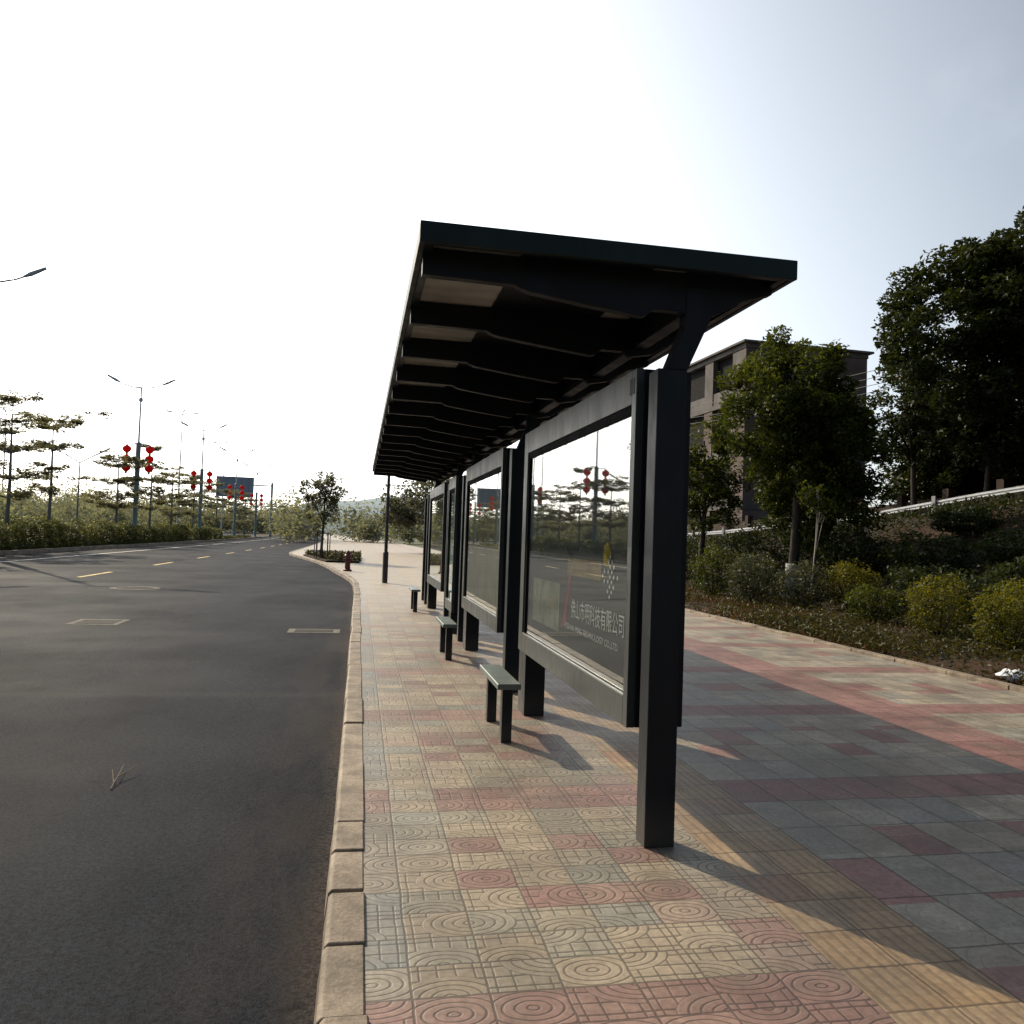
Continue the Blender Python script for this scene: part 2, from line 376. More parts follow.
def glass_mat():
    t = NT('box_glass')
    ge = t.n.new('ShaderNodeNewGeometry'); dt = t.n.new('ShaderNodeVectorMath'); dt.operation = 'DOT_PRODUCT'
    t.t.links.new(ge.outputs['Normal'], dt.inputs[0]); t.t.links.new(ge.outputs['Incoming'], dt.inputs[1])
    fr = t.m('ADD', .09, t.m('MULTIPLY', .91, t.m('POWER', t.m('SUBTRACT', 1, t.m('ABSOLUTE', dt.outputs['Value']), clamp=True), 3.5)))
    g = t.n.new('ShaderNodeBsdfGlossy'); g.inputs['Roughness'].default_value = .015; g.inputs['Color'].default_value = (.97,.99,.98,1)
    tr = t.n.new('ShaderNodeBsdfTransparent'); tr.inputs[0].default_value = (.86,.90,.88,1)
    mx = t.n.new('ShaderNodeMixShader'); t.t.links.new(fr, mx.inputs[0]); t.t.links.new(tr.outputs[0], mx.inputs[1]); t.t.links.new(g.outputs[0], mx.inputs[2])
    return t.done(mx.outputs[0])

def metal_paint(name, col, rough=.38, spec=.5):
    t = NT(name); c = t.coord(); n = t.noise(c, 2.2, 6, .6); n2 = t.noise(t.scale(c, 3, 3, 1), 2, 6, .7)
    f = t.smooth(n, .3, .7, .8, 1.2)
    colr = t.mix(1, col, t.comb(f, f, f), 'MULTIPLY')
    s = t.sep(c)
    colr = t.mix(t.m('MULTIPLY', t.smooth(n2, .52, .8), .10), colr, (.08,.072,.06))      # dust streaks
    colr = t.mix(t.m('MULTIPLY', t.smooth(s[2], .30, .0), t.smooth(n, .2, .7, .15, .6)), colr, (.085,.07,.055))
    return t.done(t.pbr(colr, t.smooth(n2, .3, .7, rough-.06, rough+.12), 0, spec, t.bump(n, .08, .02)))

def cloth_mat(name, col):
    t = NT(name); c = t.coord(); f = t.smooth(t.noise(c, 3, 4), .3, .7, .85, 1.1)
    cc = t.mix(1, col, t.comb(f, f, f), 'MULTIPLY')
    p = t.pbr(cc, .6, 0, .2); tr = t.n.new('ShaderNodeBsdfTranslucent'); t.put(tr.inputs[0], cc)
    mx = t.n.new('ShaderNodeMixShader'); mx.inputs[0].default_value = .6; t.t.links.new(p, mx.inputs[1]); t.t.links.new(tr.outputs[0], mx.inputs[2])
    return t.done(mx.outputs[0])

M = dict(
    paving=paving_mat(), asphalt=asphalt_mat(), kerb=kerb_mat(),
    paint=metal_paint('shelter_paint', (.0045,.0075,.0115), .42, .24), dark=metal_paint('shelter_dark', (.004,.0055,.009), .5, .25),
    fascia=metal_paint('roof_fascia_paint', (.007,.017,.017), .5, .25),
    ceiling=simple('ceiling_sheet', (.44,.42,.37), .6, 0, .4, .2, 4), glass=glass_mat(),
    bead=simple('aluminium_bead', (.62,.62,.6), .35, .9, .5), seat=metal_paint('seat_paint', (.10,.13,.12), .40),
    yellow=simple('yellow_line', (.50,.36,.10), .75, 0, .3, .55, 6), white=simple('white_line', (.62,.60,.56), .7, 0, .3, .3, 7),
    cover=simple('cast_iron', (.05,.046,.04), .9, 0, .1, .3, 14, .4, 60), concrete=simple('pale_concrete', (.19,.18,.155), .95, 0, .05, .3, 5, .3),
    soil=soil_mat('planting_soil', (.055,.030,.018), (.03,.026,.014), (.075,.042,.025)),
    bank=soil_mat('bank_earth', (.011,.011,.007), (.055,.030,.019), (.018,.012,.008)),
    ground=soil_mat('open_ground', (.12,.13,.08), (.16,.15,.10), (.10,.12,.07)),
    bark=bark_mat('bark', (.022,.018,.014), (.055,.045,.035)), palebark=bark_mat('pale_bark', (.30,.27,.23), (.42,.39,.34)), whitewash=bark_mat('whitewash', (.24,.24,.23), (.36,.36,.34)),
    farbark=bark_mat('hazy_bark', (.19,.20,.20), (.27,.28,.27)),  # hazy-named materials carry distance haze in their base colour
    leaf=leaf_mat('leaf', (.010,.019,.005), (.085,.105,.018), .42), leafd=leaf_mat('leaf_dark', (.009,.015,.006), (.046,.060,.018), .3),
    medtree=leaf_mat('tiered_tree_leaf_hazy', (.14,.147,.14), (.22,.225,.205), .5, .95, .05),  # leaf colour paled, distance haze painted in
    leaff=leaf_mat('leaf_far_hazy', (.085,.095,.092), (.145,.155,.14), .35, .95, .05), leafh=leaf_mat('leaf_hazy', (.20,.22,.215), (.27,.29,.28), .35, .95, .05),  # far foliage: haze mixed into pale grey-green leaf colours
    shrub=leaf_mat('shrub_leaf', (.012,.02,.008), (.040,.055,.02), .3), shruby=leaf_mat('golden_shrub_leaf', (.018,.024,.005), (.165,.16,.019), .42),
    shrubs=leaf_mat('grey_shrub_leaf', (.012,.018,.010), (.095,.105,.07), .3),
    shrubf=leaf_mat('median_shrub_leaf', (.030,.040,.022), (.12,.14,.065), .4), shrubfy=leaf_mat('median_golden_leaf', (.045,.055,.02), (.16,.17,.06), .4),  # median shrub colours lightened to paint in some haze
    grass=leaf_mat('grass_blade', (.022,.028,.010), (.075,.068,.024), .3), redweed=leaf_mat('dry_weed', (.05,.022,.011), (.12,.06,.026), .3),
    galv=simple('galvanised', (.34,.35,.36), .45, .5, .5, .1), galvp=simple('galvanised_post', (.13,.135,.14), .5, .4, .5, .1),
    lamp=simple('lamp_grey', (.42,.46,.50), .45, .3, .5, .08), lamphead=simple('lamp_head_blue_grey', (.46,.54,.62), .4, .3, .5, .08),
    column=simple('lamp_column_teal', (.22,.31,.33), .5, 0, .5, .1), red=cloth_mat('lantern_red', (.75,.05,.045)),
    goldtrim=simple('lantern_gold', (.50,.30,.06), .45, .3, .5, .1), signback=simple('sign_back', (.27,.33,.43), .5, .2, .5, .1),
    hazypole=simple('hazy_pole', (.66,.69,.72), .6, 0, .4, .05), brick=brick_mat(), conc=simple('raw_concrete', (.125,.115,.108), .9, 0, .2, .25, .6),
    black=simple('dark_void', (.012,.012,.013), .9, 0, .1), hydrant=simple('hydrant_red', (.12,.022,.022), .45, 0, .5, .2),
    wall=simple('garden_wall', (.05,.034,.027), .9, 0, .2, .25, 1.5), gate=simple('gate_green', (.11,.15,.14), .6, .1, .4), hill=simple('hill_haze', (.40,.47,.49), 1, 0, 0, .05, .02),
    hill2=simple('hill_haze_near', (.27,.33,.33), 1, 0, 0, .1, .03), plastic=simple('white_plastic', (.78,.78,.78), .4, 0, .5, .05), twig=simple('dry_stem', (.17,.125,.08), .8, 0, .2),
    pole=metal_paint('dark_pole', (.022,.022,.026), .45), wire=simple('cable', (.30,.30,.28), .5, 0, .4),
    poster=simple('poster_dark', (.055,.056,.059), .6, 0, .02, .08, .8), poster_pic=simple('poster_pale', (.15,.155,.12), .6, 0, .02, .4, 7),
    poster_tan=simple('poster_tan', (.15,.115,.07), .6, 0, .02, .3, 5), poster_red=simple('poster_red', (.17,.05,.06), .6, 0, .02, .2, 6), poster_yellow=simple('poster_yellow', (.22,.165,.03), .6, 0, .02, .35, 5),
    poster_white=simple('poster_white', (.40,.40,.40), .6, 0, .02, .05), poster_olive=simple('poster_olive', (.17,.15,.10), .6, 0, .02, .18, 3), poster_teal=simple('poster_teal', (.34,.42,.42), .55, 0, .02, .12, 3),
)
# a marbled blue roof-light look is not needed: every surface above is node based

# ------------------------------------------------------------------ road geometry
def curve(y):
    d = max(0, min(y, 300) - 60); o = -2e-4*d*d
    return o - (2*2e-4*240*(y-300) if y > 300 else 0)
KERB = [(-12,-.07),(13,-.07),(22,-.09),(25,-.14),(27,-.24),(29,-.44),(31,-.68),(33,-.95),(36,-1.26),(39,-1.66),(42,-2.08),(45,-2.62),(48,-3.2),(51,-3.85),(54,-4.4),(57,-4.75)]
KERB += [(y, -4.85+curve(y)) for y in (62,70,80,90,100,115,130,150,170,190,210,230,260,300,400)]
def kerbx(y):
    for (a, xa), (b, xb) in zip(KERB, KERB[1:]):
        if a <= y <= b: return xa + (xb-xa)*(y-a)/(b-a)
    return KERB[-1][1]
YS = [-12,0,13,20,22,25,27,29,31,33,36,39,42,45,48,51,54,57,62,70,80,90,100,115,130,150,170,190,210,230,260,300,400]
def strip(name, mat, fl, fr, z, ys=YS, kind='structure', parent=None):
    b = MB()
    vs = []
    for y in ys: vs += [(fl(y), y, z), (fr(y), y, z)]
    b.add(vs, [(2*i, 2*i+1, 2*i+3, 2*i+2) for i in range(len(ys)-1)])
    o = b.build(name, mat, parent)
    if parent is None: tag(o, kind=kind)
    return o

g = MB(); g.add([(-2500,-400,-.2),(2500,-400,-.2),(2500,4000,-.2),(-2500,4000,-.2)], [(0,1,2,3)])
tag(g.build('ground', M['ground']), kind='structure')
strip('road', M['asphalt'], lambda y: -38+curve(y), lambda y: kerbx(y)+.5, -.12)
# pavement slab (top at z = 0) with a vertical outer face hidden behind the kerb
strip('pavement', M['paving'], lambda y: kerbx(y)+.148, lambda y: 7.42 if y < 75 else 7.42+curve(y)-curve(75), 0.0)
# kerb stones: one mesh, stone by stone with open joints
b = MB(); y = -3.0
ends = [2.62, 3.08, 3.515, 3.975, 4.36, 5.5, 6.6]
cuts = [-3, -1.9, -.8, .3, 1.4] + ends
while cuts[-1] < 150: cuts.append(cuts[-1] + (1.0 if cuts[-1] < 60 else 3.0) + random.uniform(-.06, .06))
for k, (a, c) in enumerate(zip(cuts, cuts[1:])):
    gap = .045 if abs(a-3.515) < .01 else random.uniform(.005, .014)
    j = random.uniform(-.008, .008); zt = .012 + random.uniform(-.006, .008)
    prof = lambda yy: [(kerbx(yy)-.012+j, -.13), (kerbx(yy)+.155+j, -.13), (kerbx(yy)+.155+j, zt-.004), (kerbx(yy)+.148+j, zt), (kerbx(yy)+.016+j, zt+.001), (kerbx(yy)+.002+j, zt-.014)]
    p0 = [(x, a+gap, z) for x, z in prof(a)]; p1 = [(x, c-.004, z) for x, z in prof(c)]
    n = 6
    b.add(p0+p1, [tuple(range(n)), tuple(reversed(range(n, 2*n)))] + [(i, n+i, n+(i+1) % n, (i+1) % n) for i in range(n)])
tag(b.build('kerb', M['kerb'], bevel=.006), kind='structure')
# border kerb between paving and planting
b = MB(); y = -4.0
while y < 75:
    b.box(7.43+random.uniform(-.006,.006), 7.57, y+.006, y+.994, -.1, .045+random.uniform(-.006,.006)); y += 1.0
tag(b.build('planting_border_kerb', M['kerb'], bevel=.008), kind='structure')
# markings
b = MB()
for y0 in np.arange(8.2, 200, 9.15):
    for a in np.arange(0, 3.3, 1.1):
        ya, yb = y0+a, y0+a+1.1
        b.add([(-8.48+curve(ya), ya, -.116), (-8.33+curve(ya), ya, -.116), (-8.33+curve(yb), yb, -.116), (-8.48+curve(yb), yb, -.116)], [(0,1,2,3)])
tag(b.build('lane_marking', M['yellow']), kind='structure')
yy = list(np.arange(10, 260, 4.0))
strip('edge_line', M['white'], lambda y: -14.05+curve(y), lambda y: -13.88+curve(y), -.116, yy)
strip('far_edge_line', M['white'], lambda y: -23.3+curve(y), lambda y: -23.15+curve(y), -.116, yy)
# median bed
strip('median_bed', M['soil'], lambda y: -21.8+curve(y), lambda y: -16.8+curve(y), .02, yy)
b = MB()
for a, c in zip(yy, yy[1:]):
    for xo in (-16.8, -22.0):
        b.add([(xo+curve(a), a, -.12), (xo+.2+curve(a), a, -.12), (xo+.2+curve(a), a, .08), (xo+curve(a), a, .08), (xo+curve(c), c, -.12), (xo+.2+curve(c), c, -.12), (xo+.2+curve(c), c, .08), (xo+curve(c), c, .08)],
              [(0,1,2,3),(1,5,6,2),(3,2,6,7),(4,0,3,7)])
tag(b.build('median_kerb', M['kerb']), kind='structure')

# ------------------------------------------------------------------ right bank: planting strip, slope, upper road
def zr(y): return float(np.interp(y, [-20, 10, 21, 28, 40, 60, 90], [4.2, 3.6, 2.9, 2.25, 1.65, 1.0, .4]))
def terr(x, y):
    if x < 11.4: return .0 + .10*max(0, (x-7.6))/3.8
    t_ = min(1, (x-11.4)/6.9); t_ = t_*t_*(3-2*t_)
    return .10 + (zr(y)-.10)*t_
b = MB(); xs = [7.571, 8.4, 9.4, 10.4, 11.4, 12.2, 13, 14, 15, 16, 17, 18, 18.6, 19.6, 25, 60, 120]; ysg = list(np.arange(-12, 91, 2.0))
vs = []
for yv in ysg:
    for xv in xs:
        nz = (random.uniform(-.07,.07) if 8 < xv < 18.2 else 0)
        vs.append((xv, yv, terr(xv, yv)+nz))
nx = len(xs); fs = []
for j in range(len(ysg)-1):
    for i in range(nx-1):
        fs.append((j*nx+i, j*nx+i+1, (j+1)*nx+i+1, (j+1)*nx+i)); b.m.append(0 if xs[i+1] < 12 else 1)
b.v = vs; b.f = fs
tag(b.build('planting_terrain', [M['soil'], M['bank']], smooth=True), kind='structure')
b = MB(); vs = []
for yv in ysg: vs += [(19.7, yv, zr(yv)+.02), (23.4, yv, zr(yv)+.02)]
b.add(vs, [(2*i, 2*i+1, 2*i+3, 2*i+2) for i in range(len(ysg)-1)])
tag(b.build('upper_road', M['asphalt']), kind='structure')

# ------------------------------------------------------------------ bus shelter
sh = thing('bus_shelter', (1.56, 10.9, 0), 'long dark green metal bus shelter with flat roof and glazed advertising boxes', 'bus shelter')
RX0, RX1, RY0, RY1, ZT, ZB = .22, 2.15, 3.70, 18.05, 3.022, 2.922
P = M['paint']; D = M['dark']
b = MB(); b.box(RX0+.03, RX1-.03, RY0+.03, RY1-.03, 2.985, 3.012)
roof = b.build('roof', M['dark'], sh)
b = MB()
b.box(RX0, RX1, RY0, RY0+.03, ZB, ZT); b.box(RX0, RX1, RY1-.03, RY1, ZB, ZT)
b.box(RX0, RX0+.03, RY0+.031, RY1-.031, ZB+.001, ZT-.001); b.box(RX1-.03, RX1, RY0+.031, RY1-.031, ZB+.001, ZT-.001)
b.build('fascia', M['fascia'], roof, .004)
b = MB()     # inner gutter lips, a stepped edge below the sheet
b.box(RX0+.031, RX0+.075, RY0+.031, RY1-.031, ZB+.006, ZB+.026); b.box(RX1-.075, RX1-.031, RY0+.031, RY1-.031, ZB+.006, ZB+.026)
b.box(RX0+.076, RX1-.076, RY0+.031, RY0+.07, ZB+.006, ZB+.026)
b.build('gutter_lip', P, roof, .003)
b = MB()     # corrugated ceiling sheet
n = 360; vs = []
for k in range(n+1):
    yy_ = RY0+.032 + (RY1-RY0-.064)*k/n; z = 2.974 + (.006 if k % 4 in (1, 2) else 0)
    vs += [(RX0+.032, yy_, z), (RX1-.032, yy_, z)]
b.add(vs, [(2*i, 2*i+2, 2*i+3, 2*i+1) for i in range(n)])
b.build('ceiling_sheet', M['ceiling'], roof)
MB().box(.745, 1.435, RY0+.06, RY1-.06, 2.964, 2.9715).build('ceiling_panel', D, roof)
MB().box(1.63, RX1-.06, RY0+.06, RY1-.06, 2.964, 2.9715).build('ceiling_panel', D, roof)
# cantilever ribs, stepped profile
RIBP = [(RX0+.03, 2.968), (RX0+.03, 2.832), (.72, 2.824), (.755, 2.806), (.79, 2.796), (1.10, 2.755), (1.395, 2.722), (1.42, 2.730), (1.445, 2.752), (1.46, 2.765), (1.60, 2.765), (1.66, 2.735), (1.80, 2.76), (1.95, 2.85), (RX1-.03, 2.90), (RX1-.03, 2.968)]
for k in range(16):
    yk = 3.93 + k*(17.85-3.93)/15
    MB().prism_y(RIBP, yk-.03, yk+.03).build('rib', D, sh, .004)
# longitudinal purlins
MB().box(1.655, 1.745, 3.97, RY1-.08, 2.78, 2.90).build('purlin', D, sh, .004)
# posts: 160 x 130 mm with a slanting arm up to the ribs
for yk in (3.88, 7.88, 11.70, 13.72, 17.90):
    b = MB(); b.box(1.48, 1.642, yk, yk+.13, 0, 2.455)
    po = b.build('post', P, sh, .006)
    b = MB(); b.prism_y([(1.535, 2.456), (1.648, 2.456), (1.79, 2.78), (1.79, 2.90), (1.63, 2.90), (1.63, 2.70)], yk+.015, yk+.105)
    b.build('arm', D, po, .004)
b = MB(); b.box(1.50, 1.60, 18.95, 19.05, 0, 2.4); b.build('post', P, sh, .005)

def text_mesh(s, size, mat, name, origin, ydir, parent, align='LEFT', xscale=1.0):
    """lettering in the plane x = const, reading along -y (seen from the road side)"""
    cu = bpy.data.curves.new(name, 'FONT'); cu.body = s; cu.size = size; cu.align_x = align; cu.extrude = .0008
    to = bpy.data.objects.new(name, cu); COL.objects.link(to)
    dg = bpy.context.evaluated_depsgraph_get(); me = bpy.data.meshes.new_from_object(to.evaluated_get(dg))
    bpy.data.objects.remove(to)
    off = worldloc(parent)
    for v in me.vertices:
        x, y_, z = v.co
        v.co = (origin[0]-z-off[0], origin[1]-x*xscale-off[1], origin[2]+y_-off[2])
    me.materials.clear(); me.materials.append(mat); me.update()
    me.flip_normals()
    return link(name, me, parent)

def poster_piece(name, x, y0, y1, z0, z1, mat, parent, jag=0):
    b = MB(); b.add([(x, y0, z0), (x, y1, z0), (x, y1, z1), (x, y0, z1)], [(0, 3, 2, 1)])
    return b.build(name, mat, parent)

def ad_box(y0, y1, legs, tilt=0.0, x0=1.45, zb=.55, zt=2.50, poster=None, stile=.07, stile_far=.15):
    body = MB().box(x0+.045, 1.77, y0, y1, zb, zt).build('light_box', D, sh, .006)
    za, zc = zb+.16, zt-.19; ya, yb = y0+stile, y1-stile_far
    f = MB()
    f.box(x0, x0+.044, y0, ya, zb, zt); f.box(x0, x0+.044, yb, y1, zb, zt)
    f.box(x0, x0+.044, ya+.0005, yb-.0005, zb, za); f.box(x0, x0+.044, ya+.0005, yb-.0005, zc, zt)
    f.build('frame', M['frame'], body, .003)
    # dark gasket round the opening and a bright glazing bead at the sill
    gk = MB(); gk.box(x0+.012, x0+.03, ya+.001, yb-.001, zc-.05, zc-.001); gk.box(x0+.012, x0+.03, yb-.03, yb-.001, za+.01, zc-.051); gk.box(x0+.012, x0+.03, ya+.001, ya+.012, za+.01, zc-.051)
    gk.build('gasket', M['black'], body)
    MB().box(x0+.004, x0+.012, ya+.002, yb-.002, za+.001, za+.006).build('glazing_bead', M['bead'], body)
    t_ = math.tan(R(tilt))*(yb-ya)/2
    gl = MB(); xg = x0+.024
    gl.add([(xg+t_*.35, ya, za+.002), (xg-t_*.35, yb, za+.002), (xg-t_*.35, yb, zc), (xg+t_*.35, ya, zc)], [(0, 3, 2, 1)])
    gl.build('glass_pane', M['glass'], body)
    xp = x0+.041
    po = MB().add([(xp, ya, za), (xp, yb, za), (xp, yb, zc), (xp, ya, zc)], [(0, 3, 2, 1)]).build('poster', poster or M['poster'], body)
    for yl in legs:
        MB().box(1.47, 1.65, yl, yl+.28, 0, zb-.001).build('leg', P, body, .005)
    return body, xp, ya, yb, za, zc
M['frame'] = metal_paint('frame_paint', (.030,.036,.033), .38, .5)
body, xp, ya, yb, za, zc = ad_box(4.12, 7.10, [6.85], 0)
body['label'] = 'glazed light box nearest the camera with white lettering on a dark poster'
# poster of the near box: pale picture, red stroke, tan band, diamond emblem and two lines of lettering
x1 = xp-.002
b = MB(); b.cur = 0
b.add([(x1, 6.72, .86), (x1, 5.80, .86), (x1, 5.80, 1.22), (x1, 6.72, 1.22)], [(0,1,2,3)])
b.cur = 1; b.add([(x1-.0008, 6.60, .95), (x1-.0008, 6.52, .95), (x1-.0008, 6.52, 1.18), (x1-.0008, 6.60, 1.18)], [(0,1,2,3)])
b.add([(x1-.0008, 6.22, 1.02), (x1-.0008, 5.98, 1.02), (x1-.0008, 5.98, 1.10), (x1-.0008, 6.22, 1.10)], [(0,1,2,3)])
b.cur = 2; b.add([(x1, 5.74, .90), (x1, 5.60, .93), (x1, 5.48, 1.30), (x1, 5.55, 1.30), (x1, 5.62, 1.12)], [(0,1,2,3,4)])
b.cur = 3; b.add([(x1, 5.6, 1.30), (x1, 4.78, 1.30), (x1, 4.78, 1.42), (x1, 5.6, 1.42)], [(0,1,2,3)])
b.cur = 4; b.add([(x1-.0008, 4.74, 1.40), (x1-.0008, 4.62, 1.39), (x1-.0008, 4.58, 1.48), (x1-.0008, 4.66, 1.55), (x1-.0008, 4.74, 1.52)], [(0,1,2,3,4)])
b.build('poster_picture', [M['poster_pic'], M['poster_olive'], M['poster_red'], M['poster_tan'], M['poster_yellow']], body)
b = MB()     # diamond emblem made of small slanted bars
for i in range(5):
    for j in range(5):
        if (i*3+j*2) % 5 == 4: continue
        cy = 4.60 - (i-j)*.036; cz = 1.335 + (i+j-4)*.030
        h = .0165
        b.add([(x1-.0016, cy+h*1.05, cz), (x1-.0016, cy, cz-h), (x1-.0016, cy-h*1.05, cz), (x1-.0016, cy, cz+h)], [(0,1,2,3)])
b.build('emblem', M['poster_white'], body)
text_mesh('佛山市明科技有限公司', .145, M['poster_white'], 'company_lettering', (x1-.002, 5.46, 1.015), -1, body, xscale=.80)
text_mesh('FOSHAN MING TECHNOLOGY CO.,LTD.', .058, M['poster_white'], 'english_lettering', (x1-.002, 5.62, .915), -1, body, xscale=1.16)
MB().box(1.4475, 1.4495, 4.145, 4.225, 2.365, 2.455).build('maker_plate', M['dark'], body)
body, xp, ya, yb, za, zc = ad_box(8.25, 11.20, [10.78], 0, poster=M['poster_olive'])
body['label'] = 'second glazed light box with an olive poster'
text_mesh('SMU', .14, M['poster_white'], 'poster_lettering', (xp-.002, 10.8, 1.32), -1, body)
body, xp, ya, yb, za, zc = ad_box(12.42, 13.36, [12.62], 0, poster=M['poster_teal'], stile=.05, stile_far=.06, zb=.35)
body['label'] = 'narrow pale teal information panel in the middle of the shelter'
body, xp, ya, yb, za, zc = ad_box(14.15, 17.10, [16.85], 0, poster=M['poster_olive'])
body['label'] = 'farthest glazed light box'

# ------------------------------------------------------------------ benches
def bench(loc, label):
    t_ = thing('bench', loc, label, 'bench', 'narrow benches along the front of the shelter')
    x, y, _ = loc
    MB().prism_y([(x-.09, .408), (x+.09, .408), (x+.09, .449), (x+.083, .452), (x-.083, .452), (x-.09, .449)], y-.46, y+.46).build('seat', M['seat'], t_, .006)
    for dy in (-.40, .28): MB().box(x-.04, x+.04, y+dy, y+dy+.08, 0, .407).build('leg', P, t_, .004)
    return t_
b0 = bench((1.15, 6.36, 0), 'nearest narrow dark metal bench, in front of the lettered light box')
for y, l in ((10.33, 'middle narrow dark bench in front of the second light box'), (16.43, 'farthest small bench, beside the end of the shelter')):
    o = copy_tree(b0); o.location = (1.15, y, 0); o['label'] = l

# ------------------------------------------------------------------ ironwork and litter on the road
def cover(name, c, rx, ry, label, round_=False, inner=None):
    t_ = thing(name, (c[0], c[1], -.118), label, 'manhole cover' if 'manhole' in name else 'drain grate')
    n = 28 if round_ else 4
    def poly(a, b_):
        if round_: return [(c[0]+a*math.cos(2*math.pi*k/n), c[1]+b_*math.sin(2*math.pi*k/n)) for k in range(n)]
        return [(c[0]-a, c[1]-b_), (c[0]+a, c[1]-b_), (c[0]+a, c[1]+b_), (c[0]-a, c[1]+b_)]
    MB().prism(poly(rx, ry), -.119, -.1165).build('surround', M['concrete'], t_)
    MB().prism(poly(rx*.74, ry*.66), -.116, -.1125).build('lid', M['cover'], t_)
cover('manhole_cover', (-5.75, 22.5), .62, .62, 'round manhole cover with a pale concrete ring, farther out on the asphalt', True)
cover('manhole_cover', (-4.28, 14.6), .40, .42, 'square manhole cover in a pale frame, left of centre on the asphalt')
cover('drain_grate', (-.68, 13.72), .42, .26, 'rectangular drain grate set in pale concrete close to the kerb')
b = MB(); b.tube([(-1.47, 5.42, -.112), (-1.48, 5.60, -.09), (-1.51, 5.85, -.085)], [.004, .0035, .002], 5); b.tube([(-1.48, 5.60, -.09), (-1.40, 5.82, -.07)], [.004, .002], 5); b.tube([(-1.48, 5.52, -.1), (-1.54, 5.70, -.07)], [.004, .002], 5)
tag(b.build('dry_twig', M['twig']), 'thin dry twig lying on the near asphalt', 'twig')
b = MB()
import mathutils
for k in range(7):
    c = Vector((7.80+random.uniform(-.10,.14), 8.36+random.uniform(-.10,.10), .09+random.uniform(-.01,.04)))
    prof = [(.012,-.06),(.06,-.035),(.085,.0),(.05,.04),(.01,.055)]
    b.lathe(c, [(r*random.uniform(.75,1.3), z) for r, z in prof], 9)
for i, v in enumerate(b.v): b.v[i] = (v[0]+random.uniform(-.012,.012), v[1]+random.uniform(-.012,.012), v[2]+random.uniform(-.01,.01))
tag(b.build('plastic_bag', M['plastic']), 'crumpled white plastic bag on the planting edge at right', 'plastic bag')

# ------------------------------------------------------------------ foliage
def leaves(centres, size, tone, up=.35, flat=0.0, wid=.5):
    """one rhombic leaf per centre, returned as arrays of vertices and quads"""
    n = len(centres); c = np.asarray(centres, float)
    nrm = RNG.normal(size=(n, 3)); nrm[:, 2] = np.abs(nrm[:, 2])*(1+2*up) + up
    if flat: nrm[:, :2] *= (1-flat)
    nrm /= np.linalg.norm(nrm, axis=1)[:, None]
    a = RNG.normal(size=(n, 3)); t = np.cross(nrm, a); t /= np.linalg.norm(t, axis=1)[:, None]
    bb = np.cross(nrm, t)
    L = (size*RNG.uniform(.65, 1.3, n))[:, None]; W = L*wid*.5
    p0 = c - t*L*.5; p2 = c + t*L*.5 - nrm*L*.12; m = c + nrm*L*.05
    p1 = m + bb*W; p3 = m - bb*W
    v = np.stack([p0, p1, p2, p3], 1).reshape(-1, 3)
    return v, np.repeat(np.asarray(tone, float), 4)

def leaf_object(name, parts, mat, parent=None, off=None):
    v = np.concatenate([p[0] for p in parts]); tn = np.concatenate([p[1] for p in parts])
    off = worldloc(parent) if off is None else off
    v = v - np.array(off)
    me = bpy.data.meshes.new(name); n = len(v)//4
    me.vertices.add(len(v)); me.vertices.foreach_set('co', v.astype('f').ravel())
    me.loops.add(len(v)); me.loops.foreach_set('vertex_index', np.arange(len(v), dtype='i'))
    me.polygons.add(n); me.polygons.foreach_set('loop_start', np.arange(0, len(v), 4, dtype='i')); me.polygons.foreach_set('loop_total', np.full(n, 4, dtype='i'))
    at = me.attributes.new('tone', 'FLOAT', 'POINT'); at.data.foreach_set('value', tn.astype('f'))
    me.materials.append(mat); me.update(calc_edges=True)
    return link(name, me, parent)

def clump_leaves(c, r, n, size, tone, squash=.8, shell=.55, **kw):
    d = RNG.normal(size=(n, 3)); d /= np.linalg.norm(d, axis=1)[:, None]
    rad = r*(shell + (1-shell)*RNG.random(n)**.5)*RNG.uniform(.75, 1.12, n)
    p = np.array(c) + d*rad[:, None]*np.array([1, 1, squash])
    tl = np.clip(tone + .25*d[:, 2] + RNG.normal(0, .10, n), 0, 1)  # leaf tone rises toward the clump top, light from above painted in
    return leaves(p, size, tl, **kw)

